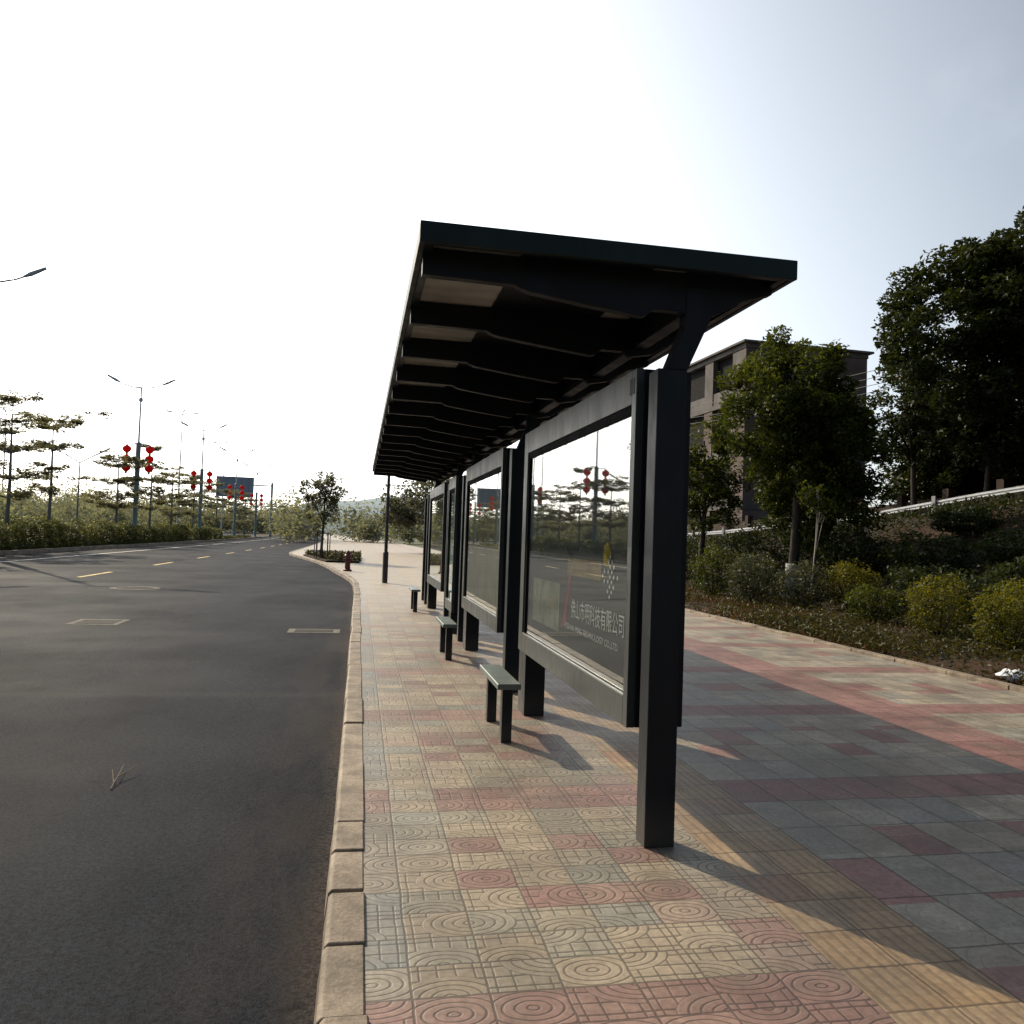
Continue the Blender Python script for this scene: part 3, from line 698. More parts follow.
def tree(loc, label, h, crowns, nclump, nleaf, size, rc, leafm='leaf', barkm='bark', tr=.16, group=None, white=0, limbs=9, squash=.8, name='tree', lean=(0, 0), first=.35):
    t_ = thing(name, loc, label, 'tree', group); x, y, z = loc
    b = MB()
    top = Vector((x+lean[0], y+lean[1], z+h*.8))
    pts = []; rad = []
    for k in range(9):
        f = k/8
        pts.append(Vector((x, y, z-.15)).lerp(top, f) + Vector((math.sin(f*5+x)*.05*h*.15, math.cos(f*4+y)*.05*h*.15, 0))); rad.append(tr*(1.25-.05*k if k == 0 else 1)*(1-.8*f))
    b.tube(pts, rad, 9)
    cl = []
    for (cx, cy, cz, rx, ry, rz), share in crowns:
        for k in range(int(nclump*share)):
            d = RNG.normal(size=3); d /= np.linalg.norm(d); q = RNG.random()**.42
            cl.append(((x+cx+d[0]*rx*q, y+cy+d[1]*ry*q, z+cz+d[2]*rz*q), d[2]*.25+.45+RNG.normal(0, .16)))  # upper clumps get a lighter tone, painted as sunlit
    for k in range(limbs):
        c, _ = cl[int(RNG.integers(len(cl)))]
        f = first + (.85-first)*RNG.random(); s = Vector((x, y, z)).lerp(top, f); e = Vector(c)
        mid = s.lerp(e, .5) + Vector((0, 0, .12*(e-s).length)); r0 = tr*.5*(1-.6*f)
        b.tube([s, mid, e], [r0, r0*.65, r0*.22], 6)
        for q in range(3):
            c2, _ = cl[int(RNG.integers(len(cl)))]
            e2 = Vector(c2)
            if (e2-e).length < rc*4: b.tube([mid, mid.lerp(e2, .5)+Vector((0,0,.05)), e2], [r0*.5, r0*.3, r0*.12], 5)
    b.build('trunk', M[barkm], t_, smooth=True)
    if white:
        MB().tube([pts[0], Vector((x, y, z)).lerp(top, white/(h*.8))], [tr*1.28, tr*1.06], 10).build('whitewash_band', M['whitewash'], t_, smooth=True)
    ps = []
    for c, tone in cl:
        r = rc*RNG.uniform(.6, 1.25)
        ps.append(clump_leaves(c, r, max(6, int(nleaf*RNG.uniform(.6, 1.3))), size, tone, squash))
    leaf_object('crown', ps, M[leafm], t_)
    return t_

def bush(loc, label, r, h, n, size, leafm, group=None, cat='shrub', name='shrub', rough=.12):
    t_ = thing(name, loc, label, cat, group); x, y, z = loc
    b = MB()
    for k in range(6):
        a = k*1.05; b.tube([(x, y, z-.05), (x+.5*r*math.cos(a), y+.5*r*math.sin(a), z+h*.6)], [.022, .008], 5)
    b.build('stem', M['bark'], t_)
    ps = []
    d = RNG.normal(size=(n, 3)); d /= np.linalg.norm(d, axis=1)[:, None]
    lump = 1 + rough*np.sin(d[:, 0]*5+x)*np.sin(d[:, 1]*4+y) + rough*.7*np.sin(d[:, 2]*7+x*2+d[:, 0]*3)
    q = (.62+.40*RNG.random(n)**.6)*lump
    p = np.stack([x+d[:, 0]*r*q, y+d[:, 1]*r*q, z+h*.54+d[:, 2]*h*.5*q], 1)
    p[:, 2] = np.maximum(p[:, 2], z+.04)
    ps.append(leaves(p, size, np.clip(.5+.45*d[:, 2]+RNG.normal(0, .12, n), 0, 1)))  # top leaves tinted lighter, a sunlit top put into the leaf colour
    # stray shoots
    k = n//16; d = RNG.normal(size=(k, 3)); d[:, 2] = np.abs(d[:, 2]); d /= np.linalg.norm(d, axis=1)[:, None]
    q = RNG.uniform(1.02, 1.2, k); p = np.stack([x+d[:, 0]*r*q, y+d[:, 1]*r*q, z+h*.54+d[:, 2]*h*.5*q], 1)
    ps.append(leaves(p, size, np.full(k, .85)))
    leaf_object('foliage', ps, M[leafm], t_)
    return t_

# right-hand shrubs beside the paving
bush((10.1, 21.6, .06), 'leafy green shrub half hidden behind the near shelter post', .62, 1.35, 2600, .085, 'leaf', rough=.2)
bush((9.95, 18.9, .06), 'grey green rounded shrub, left of the whitewashed tree trunk', .66, 1.22, 3000, .075, 'shrubs', rough=.16)
bush((10.55, 17.5, .08), 'dark grey green shrub in front of the whitewashed tree trunk', .64, 1.05, 3000, .07, 'shrubs', rough=.16)
bush((11.35, 16.9, .10), 'golden clipped ball shrub, right of the grey green shrubs', .60, 1.12, 3400, .06, 'shruby', rough=.15)
bush((9.75, 12.0, .06), 'large golden green ball shrub standing alone at right', .52, 1.02, 3600, .055, 'shruby', rough=.17)
bush((9.72, 10.4, .06), 'golden shrub cut by the right edge of the photo', .52, 1.0, 3600, .055, 'shruby', rough=.17)
bush((10.3, 14.6, .06), 'low mixed green shrub between the two golden ball shrubs', .5, .7, 2400, .07, 'leaf', rough=.24)
bush((11.9, 13.4, .1), 'dark rounded shrub behind the lone golden ball shrub', .75, 1.1, 2600, .09, 'leafd', rough=.2)
bush((12.0, 10.6, .1), 'dark leafy shrub behind the golden shrub at the right edge', .8, 1.3, 2600, .09, 'leafd', rough=.2)
bush((12.1, 15.3, .12), 'dark rounded shrub right of the clipped golden ball', .8, 1.1, 2600, .09, 'leafd', rough=.2)
bush((10.7, 11.5, .08), 'green shrub behind the golden shrub at the right edge', .48, .95, 2400, .06, 'leaf', rough=.2)
bush((11.1, 20.9, .08), 'dark low shrub at the foot of the tree trunk', .7, 1.1, 2200, .09, 'leafd', rough=.2)
for k, (x, y, r, h) in enumerate([(13.3,19.6,.9,1.3),(13.6,17.2,.9,1.1),(14.2,15.0,.8,.8),(13.3,13.6,.7,.8),(14.0,21.8,1.1,1.4),(13.8,25.0,1.2,1.6),(15.6,18.3,.8,.6),(12.6,24.6,1.1,1.6),(12.2,29.0,1.2,1.7),(13.4,33.0,1.3,1.6)]):
    bush((x, y, terr(x, y)), ['shadowy shrub on the bank behind the golden ball shrub','dark shrub on the bank, middle of the shaded slope','dark shrub on the bank below the guard rail','low dark shrub above the lone golden shrub','tall dark shrub beside the whitewashed tree','tall dark shrub behind the whitewashed tree','dark shrub high on the bank under the guard rail','dark shrub behind the shelter post on the bank','shrub deep behind the shelter on the bank','farthest shrub on the bank behind the shelter'][k], r, h, 2200, .12, 'leafd', rough=.22)

# street trees on the right
tree((11.9, 20.4, .1), 'leafy street tree with a whitewashed trunk base in front of the brick building', 7.9,
     [((-.25, 0, 5.5, 1.95, 1.9, 2.0), .45), ((.75, .2, 4.3, 1.9, 1.9, 1.7), .34), ((1.0, .3, 2.6, 1.6, 1.7, 1.2), .21)], 300, 180, .135, .40, 'leaf', 'bark', .17, None, 1.0, 14)
tree((11.0, 17.9, .08), 'slim pale stemmed sapling in front of the whitewashed tree', 3.7, [((.05, 0, 2.75, .38, .38, .55), 1)], 11, 45, .12, .2, 'leaf', 'palebark', .032, limbs=2, name='sapling', lean=(.12, .1))
tree((11.35, 25.2, .1), 'tree half hidden behind the near shelter post', 6.2, [((.1, 0, 3.7, 1.35, 1.4, 2.0), 1)], 85, 130, .14, .38, 'leaf', 'bark', .12, limbs=8)
tree((22.8, 22.0, 2.9), 'big dark tree filling the upper right corner above the guard rail', 10.4,
     [((-.5, 0, 7.3, 3.6, 3.4, 3.0), .42), ((-3.2, .8, 5.9, 3.0, 2.8, 2.8), .36), ((1.8, 0, 4.4, 3.6, 3.0, 1.7), .22)], 470, 190, .20, .62, 'leafd', 'bark', .24, limbs=26)
tree((26.6, 31.0, 2.2), 'dense dark tree behind the wall, left of the big dark tree', 6.6,
     [((0, 0, 4.6, 3.3, 2.8, 2.2), .6), ((.3, 0, 2.8, 3.2, 2.4, 1.4), .4)], 200, 170, .20, .6, 'leafd', 'bark', .2, limbs=12)
tree((26.5, 18.0, 3.1), 'dark tree at the right edge behind the big dark tree', 9.5, [((0, 0, 5.6, 3.6, 3.4, 3.6), 1)], 220, 190, .24, .75, 'leafd', 'bark', .22, limbs=10)
tree((29.0, 25.0, 2.6), 'dark tree behind the pale green gate', 7.5, [((0, 0, 4.2, 3.6, 3.4, 3.2), 1)], 180, 180, .26, .75, 'leafd', 'bark', .2, limbs=10)
tree((18.6, 17.9, terr(18.6, 17.9)), 'leaning roadside tree in front of the guard rail at right', 6.2, [((.9, .2, 4.6, 1.5, 1.6, 1.5), 1)], 80, 130, .15, .42, 'leafd', 'bark', .13, limbs=9, lean=(1.0, .2))
tree((28.2, 21.4, 3.0), 'low dark tree behind the wall at the right edge', 5.0, [((0, 0, 2.4, 3.2, 3.0, 1.9), 1)], 110, 190, .2, .6, 'leafd', 'bark', .14, limbs=8)
tree((27.5, 33.0, 2.0), 'dark tree between the brick building and the big trees', 7.5, [((0, 0, 3.6, 3.4, 3.2, 3.2), 1)], 160, 180, .24, .7, 'leafd', 'bark', .2, limbs=10)
tree((21.2, 27.6, 2.3), 'open branched tree with sky showing through, left of the big dark tree', 7.6, [((-.3, 0, 4.9, 1.9, 1.9, 2.3), 1)], 70, 95, .19, .42, 'leafd', 'bark', .14, limbs=16)
tree((22.4, 25.2, 2.5), 'thick low crowned tree under the big dark tree', 5.6, [((.2, 0, 3.6, 2.3, 2.2, 1.6), 1)], 110, 160, .19, .5, 'leafd', 'bark', .14, limbs=8)
tree((20.5, 34.5, 2.0), 'dark tree low beside the brick building', 6.2, [((0, 0, 3.4, 2.4, 2.4, 2.2), 1)], 130, 160, .2, .55, 'leafd', 'bark', .16, limbs=8)
# ground cover of the planting strip and bank
def scatter(n, xr, yr, hr, size, mat, name, label, tone=.5):
    x = RNG.uniform(*xr, n); y = RNG.uniform(*yr, n)
    msk = (np.sin(x*1.9+np.sin(y*.8)*2)+np.sin(y*1.3+x*.7)+RNG.normal(0, .9, n)) > -.6
    x, y = x[msk], y[msk]
    z = np.array([terr(a, c) for a, c in zip(x, y)]) + RNG.uniform(.0, 1, len(x))**1.6*hr
    o = leaf_object(name, [leaves(np.stack([x, y, z], 1), size, np.clip(RNG.normal(tone, .22, len(x)), 0, 1), up=.1, wid=.32)], M[mat], None)
    tag(o, label, 'ground cover', kind='stuff')
scatter(30000, (7.65, 11.5), (4, 40), .20, .10, 'grass', 'ground_cover', 'short weeds and grass in the planting strip')
scatter(30000, (7.60, 10.5), (4, 32), .10, .07, 'redweed', 'dry_weeds', 'brown dry weeds and leaf litter along the planting edge')
scatter(22000, (7.66, 10.6), (6.5, 15), .16, .085, 'grass', 'verge_weeds', 'green and straw coloured weeds around the golden shrubs at right')
scatter(42000, (11.0, 18.9), (6, 45), .34, .15, 'leafd', 'bank_undergrowth', 'dark undergrowth on the shaded bank')

# ------------------------------------------------------------------ guard rail, wall, building, wires
gr = thing('guard_rail', (19.3, 21, zr(21)), 'bright galvanised guard rail along the upper road on the bank', 'guard rail')
ys_ = list(np.arange(8, 62, 2.0))
b = MB(); prof = [(0, .50), (-.04, .53), (-.04, .57), (0, .60), (-.04, .63), (-.04, .67), (0, .70)]
n = len(prof); vs = []
for yv in ys_: vs += [(19.3+px, yv, zr(yv)+pz) for px, pz in prof]
b.add(vs, [(j*n+i, j*n+i+1, (j+1)*n+i+1, (j+1)*n+i) for j in range(len(ys_)-1) for i in range(n-1)])
b.build('rail_beam', M['galv'], gr)
for yv in ys_[::2]: MB().box(19.20, 19.25, yv-.09, yv+.09, zr(yv)-.3, zr(yv)+.86).build('post', M['galvp'], gr)
wl = thing('boundary_wall', (24.2, 25, zr(25)), 'brown boundary wall with square pillars behind the guard rail', 'wall')
b = MB(); vs = []
for yv in ys_: vs += [(24.2, yv, zr(yv)-.3), (24.2, yv, zr(yv)+1.72)]
b.add(vs, [(2*i, 2*i+1, 2*i+3, 2*i+2) for i in range(len(ys_)-1)]); b.build('panel', M['wall'], wl)
for yv in np.arange(9, 61, 2.9): MB().box(24.0, 24.35, yv-.18, yv+.18, zr(yv)-.3, zr(yv)+2.05).build('pillar', M['wall'], wl)
gt = thing('metal_gate', (23.9, 24.0, zr(24)), 'pale green metal gate panel set in the brown wall', 'gate')
b = MB()
for k in range(9): b.box(23.90, 23.93, 23.35+k*.145, 23.45+k*.145, zr(24)+.1, zr(24)+2.4)
b.build('bars', M['gate'], gt)
b = MB(); b.box(23.88, 23.95, 23.28, 24.72, zr(24)+2.40, zr(24)+2.5); b.box(23.88, 23.95, 23.28, 24.72, zr(24)+.02, zr(24)+.1); b.build('frame', M['gate'], gt)

bd = thing('brick_building', (33, 58, 1.0), 'unfinished four storey brick building with concrete floor bands and empty openings', 'building')
C0 = Vector((27.9, 55.0)); U = Vector((.999, .04)).normalized(); W = Vector((-U.y, U.x)); LU, LW, Z0 = 10.4, 11.0, .6
FL = 4.05
def bl(u, v): p = C0 + U*u + W*v; return (p.x, p.y)
def bprism(b, u0, u1, v0, v1, z0, z1): b.prism([bl(u0, v0), bl(u1, v0), bl(u1, v1), bl(u0, v1)], z0, z1)
core = MB(); bprism(core, .45, LU-.45, .45, LW-.45, Z0, Z0+4*FL-.1); core.build('dark_core', M['black'], bd)  # solid black block paints the unlit rooms behind the openings
for k in range(5):
    b = MB(); bprism(b, -.06, LU+.06, -.06, LW+.06, Z0+k*FL-.36, Z0+k*FL); 
    if k == 4: bprism(b, -.35, LU+.35, -.35, LW+.35, Z0+k*FL+.001, Z0+k*FL+.16)
    b.build('floor_band' if k < 4 else 'roof_slab', M['conc'], bd)
for k in range(4):
    z0, z1 = Z0+k*FL+.001, Z0+(k+1)*FL-.361
    # front face: brick piers with spandrels between them
    us = [0, 1.5, 4.2, 5.2, 7.9, LU]
    for i in range(0, 6, 2):
        b = MB(); bprism(b, us[i], us[i+1] if i+1 < 6 else LU, 0, .44, z0, z1); b.build('wall', M['brick'], bd)
    for i in (1, 3):
        b = MB(); bprism(b, us[i]+.001, us[i+1]-.001, .05, .43, z0, z0+1.1); b.build('sill_wall', M['brick'], bd); b = MB(); bprism(b, us[i]+.001, us[i+1]-.001, .05, .43, z1-.6, z1); b.build('lintel', M['conc'], bd)
    vs_ = [0.45, 2.0, 5.2, 6.6, LW]
    for i in (0, 2):
        b2 = MB(); bprism(b2, 0, .44, vs_[i], vs_[i+1], z0, z1); b2.build('wall', M['brick'] if k < 3 else M['conc'], bd)
    for (v0, v1) in ((2.001, 5.199), (6.601, LW)):
        b2 = MB(); bprism(b2, .06, .43, v0, v1, z0, z0+1.0); b2.build('sill_wall', M['conc'], bd)
    b2 = MB(); bprism(b2, LU-.44, LU, .45, LW, z0, z1); b2.build('wall', M['brick'], bd)
pl = thing('power_line', (20, 30, 8), 'four thin parallel cables crossing in front of the dark trees', 'power line')
for k in range(4):
    b = MB(); pa = Vector((30.5, 17.0, 12.4-k*.32)); pb = Vector((12.5, 44.0, 8.6-k*.30)); pts = []
    for i in range(25):
        f = i/24; p = pa.lerp(pb, f); p.z -= 1.2*4*f*(1-f); pts.append(p)
    b.tube(pts, .014, 5); b.build('cable', M['wire'], pl)

# ------------------------------------------------------------------ things at the far end of the pavement
pp = thing('lamp_pole', (.83, 25.25, 0), 'dark slender pole with a thicker base beyond the shelter', 'pole')
b = MB(); b.lathe((.83, 25.25, 0), [(.085, 0), (.085, .95), (.055, 1.0), (.05, 3.0), (.042, 5.6)], 12); b.build('shaft', M['pole'], pp, smooth=False)
b = MB(); b.lathe((.83, 25.25, 5.6), [(.05, 0), (.11, .06), (.11, .22), (.03, .30)], 12); b.build('lamp_head', M['pole'], pp)
hy = thing('fire_hydrant', (-.42, 32.4, 0), 'dark red fire hydrant on the pavement near the planting bed', 'hydrant')
b = MB(); b.lathe((-.42, 32.4, 0), [(.17, 0), (.17, .06), (.11, .09), (.10, .55), (.14, .58), (.14, .63), (.11, .66), (.09, .75), (.03, .82)], 14); b.build('barrel', M['hydrant'], hy, smooth=False)
for s in (-1, 1):
    b = MB(); b.tube([(-.42+s*.08, 32.4, .45), (-.42+s*.18, 32.4, .45)], .05, 10); b.build('outlet', M['hydrant'], hy)
# planting bed with its own tree
bx = [(-3.35, 50.5), (-2.35, 44.8), (-1.6, 41.0), (.05, 41.0), (.15, 50.5)]
tag(MB().prism(bx, .0, .10).build('planting_bed', M['soil']), kind='structure')
x = RNG.uniform(-3.3, .1, 2600); y = RNG.uniform(41.1, 50.3, 2600); k = x > -1.5-(y-41.1)*.19
o = leaf_object('bed_grass', [leaves(np.stack([x[k], y[k], .1+RNG.uniform(0, .3, k.sum())], 1), .22, RNG.uniform(0, 1, k.sum()), wid=.35)], M['grass'], None); tag(o, 'low grass in the planting bed at the end of the bay', 'grass', kind='stuff')
tree((-1.95, 44.0, .1), 'round crowned small tree in the planting bed at the end of the bay', 4.9, [((0, 0, 3.6, 1.25, 1.2, .95), .75), ((-.2, 0, 2.5, 1.0, 1.0, .6), .25)], 60, 60, .17, .34, 'leaff', 'bark', .09, limbs=9)
cg = thing('tree_guard', (-1.95, 44.0, .1), 'dark metal guard cage around the small tree trunk', 'tree guard')
for k in range(8):
    a = k*math.pi/4; b = MB(); b.tube([(-1.95+.4*math.cos(a), 44+.4*math.sin(a), .1), (-1.95+.4*math.cos(a), 44+.4*math.sin(a), 1.5)], .025, 5); b.build('bar', M['pole'], cg)
for z in (.45, 1.45):
    b = MB(); b.tube([(-1.95+.4*math.cos(a), 44+.4*math.sin(a), z) for a in np.linspace(0, 2*math.pi, 17)], .022, 5, False); b.build('hoop', M['pole'], cg)
tree((5.6, 68, 0), 'broad hazy tree beyond the end of the shelter', 7.0, [((0, 0, 4.2, 3.7, 3.4, 2.3), .8), ((-2.2, 0, 3.2, 1.9, 2, 1.2), .2)], 120, 70, .32, .75, 'leaff', 'farbark', .2, limbs=10)
tree((12.5, 62, 0), 'hazy tree right of the broad hazy tree behind the shelter', 6.4, [((0, 0, 3.9, 2.9, 2.8, 2.0), 1)], 80, 65, .32, .7, 'leaff', 'farbark', .18, limbs=8)

# ------------------------------------------------------------------ median: layered trees, clipped shrubs, lantern lamps
def layered_tree(x, y, h, layers, label, leafm='leaff'):
    t_ = thing('layered_tree', (x, y, .02), label, 'tree', 'flat tiered trees in the median')
    b = MB(); b.tube([(x, y, 0), (x+.05, y, h*.5), (x, y, h)], [.12, .09, .03], 8)
    ps = []
    for (zf, rad, cnt) in layers:
        z = h*zf; a0 = RNG.uniform(0, 6.28)
        z += RNG.normal(0, .22)
        for k in range(cnt):
            a = a0 + k*2*math.pi/cnt + RNG.uniform(-.5, .5); L = rad*RNG.uniform(.35, 1.2)
            e = Vector((x+L*math.cos(a), y+L*math.sin(a), z+L*RNG.uniform(-.02, .34)))
            s = Vector((x, y, z-.25)); b.tube([s, s.lerp(e, .5)+Vector((0, 0, .05)), e], [.035, .022, .008], 5)
            for q in range(int(3+2.2*L)):
                f = RNG.uniform(.35, 1.05); wv = RNG.normal(0, .22)*L
                c = (s.x+(e.x-s.x)*f-math.sin(a)*wv, s.y+(e.y-s.y)*f+math.cos(a)*wv, s.z+(e.z-s.z)*f+RNG.normal(.04, .07))
                ps.append(clump_leaves(c, RNG.uniform(.22, .50), 46, .20, RNG.uniform(.1, .9), squash=.36, up=.8, flat=.4))
    b.build('trunk', M['farbark'], t_, smooth=True)
    leaf_object('crown', ps, M[leafm], t_)
LAY = [(.40, 2.3, 5), (.57, 2.9, 7), (.74, 2.9, 7), (.90, 2.5, 7), (1.0, 1.5, 5)]
lab = ['tiered flat topped tree in the median at the left edge of the photo', 'thin tiered tree with one flat top, second from the left edge', 'tiered tree left of the first lantern lamp column', 'tiered tree right of the first lantern lamp column', 'tiered tree between the first and second lantern lamp columns', 'tiered tree at the second lantern lamp column', 'tiered tree under the blue road sign', 'far tiered tree beyond the road sign', 'farthest tiered tree in the median']
for k, (y, dx, h) in enumerate([(48, -19.0, 7.4), (54.5, -19.2, 7.7), (70, -19.6, 7.0), (80, -19.4, 8.2), (88, -19.2, 6.8), (101, -19.4, 7.6), (120, -19.6, 7.6), (138, -19.2, 7.4), (156, -19.4, 7.4)]):
    L = LAY if k != 1 else [(.45, .9, 4), (.66, 1.0, 4), (.88, 1.5, 6), (.97, 2.6, 9)]
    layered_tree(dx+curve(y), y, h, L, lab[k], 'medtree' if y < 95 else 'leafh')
for k, (y, dx) in enumerate([(20, -19.3), (32, -19.2), (39, -19.6)]):
    layered_tree(dx+curve(y), y, 7.2, LAY, ['tiered tree opposite the near end of the shelter, seen only in the glass', 'tiered tree left of the photo edge, reflected in the near glass', 'tiered tree just outside the left edge of the photo'][k])

OR = ['first','second','third','fourth','fifth','sixth','seventh','eighth','ninth','tenth','eleventh','twelfth','thirteenth','fourteenth','fifteenth','sixteenth','seventeenth','eighteenth','nineteenth','twentieth']
protos = [bush((-18.1, 0, .02), 'x', .85, 1.55, 2400, .13, m, 'clipped ball shrubs in the median', rough=.08) for m in ('shrubf', 'shrubf', 'shrubfy')]
spots = []
y = 36.0
while y < 110:
    spots.append((-17.75+random.uniform(-.15, .15)+curve(y), y, random.uniform(.8, 1.0))); y += 1.9+max(0, y-70)*.05
back = []
y = 39.0
while y < 110:
    back.append((-20.2+random.uniform(-.3, .3)+curve(y), y, random.uniform(.95, 1.25))); y += 3.3
used = [False]*3
for row, lst in (('front', spots), ('back', back)):
    for k, (x, y, s) in enumerate(lst):
        v = (k*7 + (1 if row == 'back' else 0)) % 3 if row == 'front' else random.choice((0, 1, 2, 2))
        if not used[v]: o = protos[v]; used[v] = True
        else: o = copy_tree(protos[v])
        o.location = (x, y, .02); o.scale = (s, s, s*random.uniform(.9, 1.05)); o.rotation_euler = (0, 0, random.uniform(0, 6))
        side = 'road side' if row == 'front' else 'rear'
        if k < 20: lb = f'{OR[k]} clipped ball shrub from the left edge in the {side} row of the median'
        else: lb = f'tiny far clipped ball shrub at the distant end of the {side} median row'
        o['label'] = lb
        if k >= 20: o['group'] = f'far ball shrubs of the {side} median row'
# low hedge along the median edge: a single continuous planting
n = 36000; y = 14 + 130*RNG.random(n)**1.5; x = -17.25 + RNG.uniform(-.25, .9, n)*-1 + np.array([curve(a) for a in y]); z = .05+RNG.uniform(0, .36, n)*(1+.2*np.sin(y*1.7))
o = leaf_object('median_hedge', [leaves(np.stack([x, y, z], 1), .16, RNG.uniform(0, .7, n), up=.2)], M['shrubf'], None); tag(o, 'low dark hedge running along the median kerb across the road', 'hedge')

def arc(c, r, a0, a1, n): return [(c[0]+r*math.cos(a), c[1], c[2]+r*math.sin(a)) for a in np.linspace(a0, a1, n)]
def lantern_lamp(loc, label, lanterns=True):
    x, y, z = loc
    t_ = thing('street_lamp', loc, label, 'street lamp', 'double arm street lamps with red lanterns in the median')
    MB().lathe((x, y, z), [(.30, 0), (.30, .15), (.21, .2), (.20, 8.4), (.10, 8.5)], 12).build('lower_column', M['column'], t_)
    MB().lathe((x, y, z+8.5), [(.085, 0), (.06, 4.65)], 10).build('upper_pole', M['hazypole'], t_)
    MB().lathe((x, y, z+11.9), [(.10, 0), (.17, .05), (.17, .3), (.08, .36)], 10).build('camera_box', M['lamphead'], t_)
    for s in (-1, 1):
        pts = [(x+s*.02, y, z+13.1), (x+s*.7, y, z+13.12), (x+s*1.35, y, z+13.3), (x+s*1.75, y, z+13.48)]
        arm = MB().tube(pts, [.06, .05, .045, .04], 7).build('arm', M['lamp'], t_, smooth=True)
        MB().tube([(x+s*1.65, y, z+13.44), (x+s*2.0, y, z+13.62), (x+s*2.68, y, z+13.98)], [.05, .12, .08], 8).build('lamp_head', M['lamphead'], arm)
    if lanterns:
        for s in (-1, 1):
            br = MB().tube([(x+s*.2, y, z+8.32), (x+s*.9, y, z+8.32)], .03, 6).build('bracket', M['column'], t_)
            for q in range(3):
                zc_ = z+7.88-q*.80
                la = MB().lathe((x+s*.9, y, zc_), [(.10,-.30),(.24,-.22),(.34,-.08),(.36,.04),(.30,.18),(.18,.27),(.10,.30)], 14).build('lantern', M['red'], t_, smooth=True)
                MB().lathe((x+s*.9, y, zc_), [(.11,.30),(.11,.38)], 10).lathe((x+s*.9, y, zc_), [(.03,-.50),(.11,-.38),(.11,-.30)], 10).build('trim', M['goldtrim'], la)
    return t_
lantern_lamp((-18.5, 42.9, .15), 'double arm lamp at the left edge whose arm just enters the photo', False)
ll = lantern_lamp((-18.55, 71.5, 0), 'nearest full lamp with red lanterns, on a teal column left of centre')
for y, l in ((100.0, 'second lamp with red lanterns, smaller and farther along the median'), (129.0, 'third lamp with red lanterns, in front of the road sign'), (158.0, 'faint fourth lamp with lanterns beyond the road sign')):
    o = copy_tree(ll); o.location = (-18.6+curve(y)*.5, y, 0); o['label'] = l

def mast(loc, h, label):
    x, y, z = loc; t_ = thing('high_mast_lamp', loc, label, 'mast lamp', 'slender four headed mast lamps')
    MB().lathe(loc, [(.20, 0), (.16, h*.5), (.09, h)], 8).build('pole', M['hazypole'], t_)
    for k in range(4):
        a = k*math.pi/2+.3; d = Vector((math.cos(a), math.sin(a), 0))
        MB().tube([Vector((x, y, h-.2)), Vector((x, y, h+.1))+d*1.4, Vector((x, y, h+.3))+d*3.2], [.08, .09, .2], 6).build('lamp_head', M['lamphead'], t_)
mast((-39.3, 185, -.1), 26.3, 'tall four headed mast lamp behind the first lantern lamp')
mast((-40.2, 247, -.1), 26.3, 'farther four headed mast lamp left of the road sign')
mast((-82, 204, -.1), 26.3, 'four headed mast lamp cut by the left edge')

yl = thing('street_lamp', (-33.5, 104, -.1), 'two armed plain street lamp on the far side of the road', 'street lamp')
MB().lathe((-33.5, 104, -.1), [(.12, 0), (.10, 5), (.07, 9.0)], 8).build('pole', M['farbark'], yl)
for s, L in ((1, 3.3), (-1, 1.6)):
    MB().tube([(-33.5, 104, 8.8), (-33.5+s*1.2, 104, 9.5), (-33.5+s*L, 104, 10.7 if s > 0 else 9.7)], [.07, .07, .12], 6).build('lamp_head', M['lamphead'], yl)

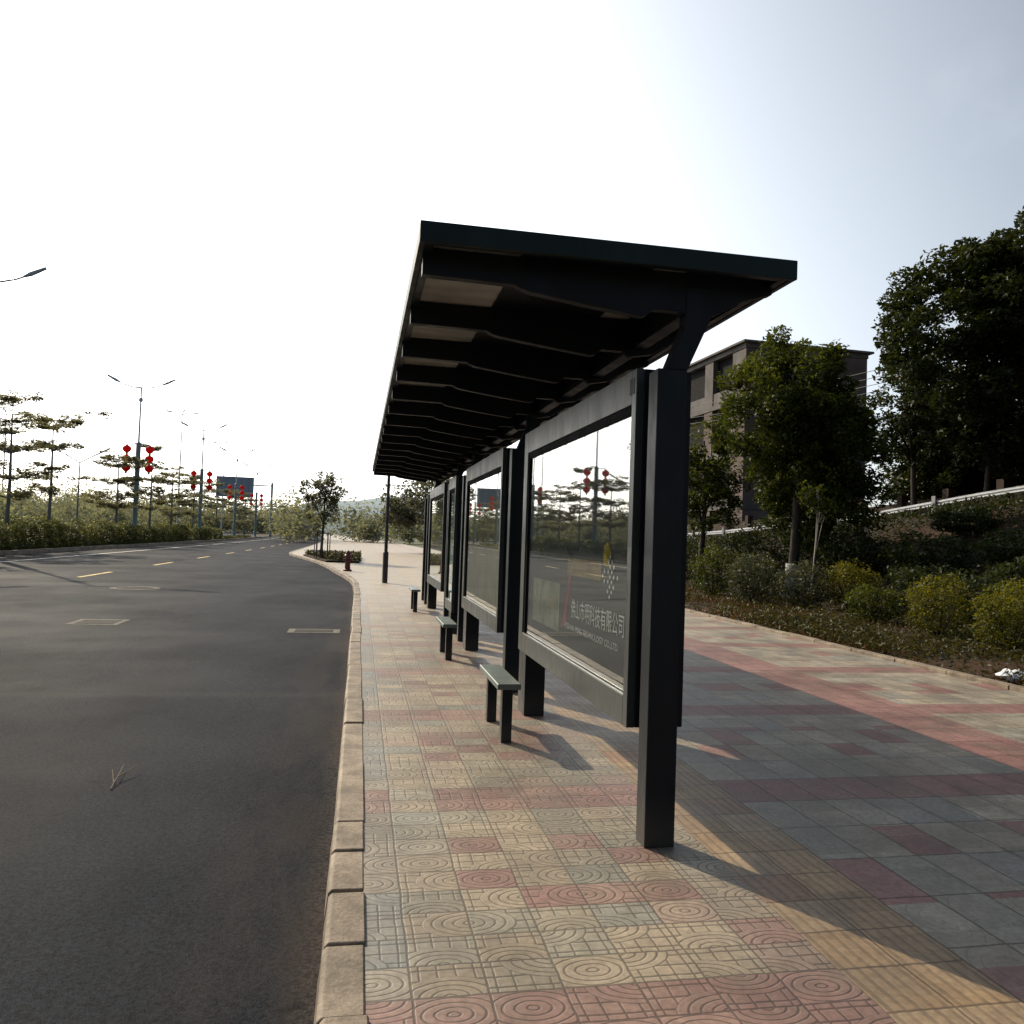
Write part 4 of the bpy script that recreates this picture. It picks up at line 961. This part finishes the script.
# sign gantries
def gantry(loc, h, arm, sw, shh, label):
    x, y, z = loc; t_ = thing('road_sign', loc, label, 'road sign')
    MB().lathe(loc, [(.26, 0), (.24, h), (.05, h+.05)], 10).build('post', M['column'], t_)
    MB().box(x-arm, x-.2, y-.12, y+.12, h-.75, h-.5).build('beam', M['column'], t_)
    if sw:
        p = MB().box(x-arm-.1, x-arm-.1+sw, y-.30, y-.20, h-3.3, h-3.3+shh).build('sign_panel', M['signback'], t_)
        b = MB()
        for k in range(5): b.box(x-arm+.3+k*sw/5, x-arm+.42+k*sw/5, y-.36, y-.301, h-3.2, h-3.4+shh)
        b.build('bracing', M['column'], p)
gantry((-18.7, 176, .02), 11.4, 11.2, 7.6, 4.3, 'blue grey road sign panel on a cantilever gantry, seen from behind')
gantry((-21.5, 242, .02), 8.8, 9.5, 0, 0, 'faint farther sign gantry over the road')

# ------------------------------------------------------------------ far background
def far_wood(n, xr, yr, hh, size, mat, name, label):
    ps = []
    for k in range(n):
        x = RNG.uniform(*xr); y = RNG.uniform(*yr); h = hh*RNG.uniform(.55, 1.15)
        ps.append(clump_leaves((x, y, h*.5), h*.55, 420, size*.62, RNG.uniform(.1, .8), squash=1.0, shell=.75))
        ps.append(clump_leaves((x, y+h*.3, h*.4), h*.4, 160, size*1.1, .1, squash=1.0, shell=.3))
    o = leaf_object(name, ps, M[mat], None); tag(o, label, 'wood', kind='stuff')
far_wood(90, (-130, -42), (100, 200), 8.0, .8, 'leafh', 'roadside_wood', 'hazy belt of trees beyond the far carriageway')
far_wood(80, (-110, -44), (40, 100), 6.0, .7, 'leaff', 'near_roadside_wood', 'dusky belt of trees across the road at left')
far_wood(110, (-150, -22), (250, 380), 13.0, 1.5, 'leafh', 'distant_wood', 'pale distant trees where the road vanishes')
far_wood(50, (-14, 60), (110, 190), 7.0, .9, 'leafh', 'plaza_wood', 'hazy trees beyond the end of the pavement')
def hills(name, mat, y0, x0, x1, hmax, seed, depth):
    r = np.random.default_rng(seed); ph = r.uniform(0, 6.28, 6); nx_, ny_ = 80, 8; vs = []; fs = []
    for j in range(ny_):
        for i in range(nx_):
            x = x0+(x1-x0)*i/(nx_-1); f = math.sin(math.pi*j/(ny_-1))
            hh = (.55+.25*math.sin(x*.006+ph[0])+.15*math.sin(x*.017+ph[1])+.06*math.sin(x*.05+ph[2]))*hmax
            vs.append((x, y0+depth*j/(ny_-1)+20*math.sin(x*.01+ph[3]), -1+hh*f))
    fs = [(j*nx_+i, j*nx_+i+1, (j+1)*nx_+i+1, (j+1)*nx_+i) for j in range(ny_-1) for i in range(nx_-1)]
    b = MB(); b.add(vs, fs); tag(b.build(name, mat, smooth=True), kind='structure')
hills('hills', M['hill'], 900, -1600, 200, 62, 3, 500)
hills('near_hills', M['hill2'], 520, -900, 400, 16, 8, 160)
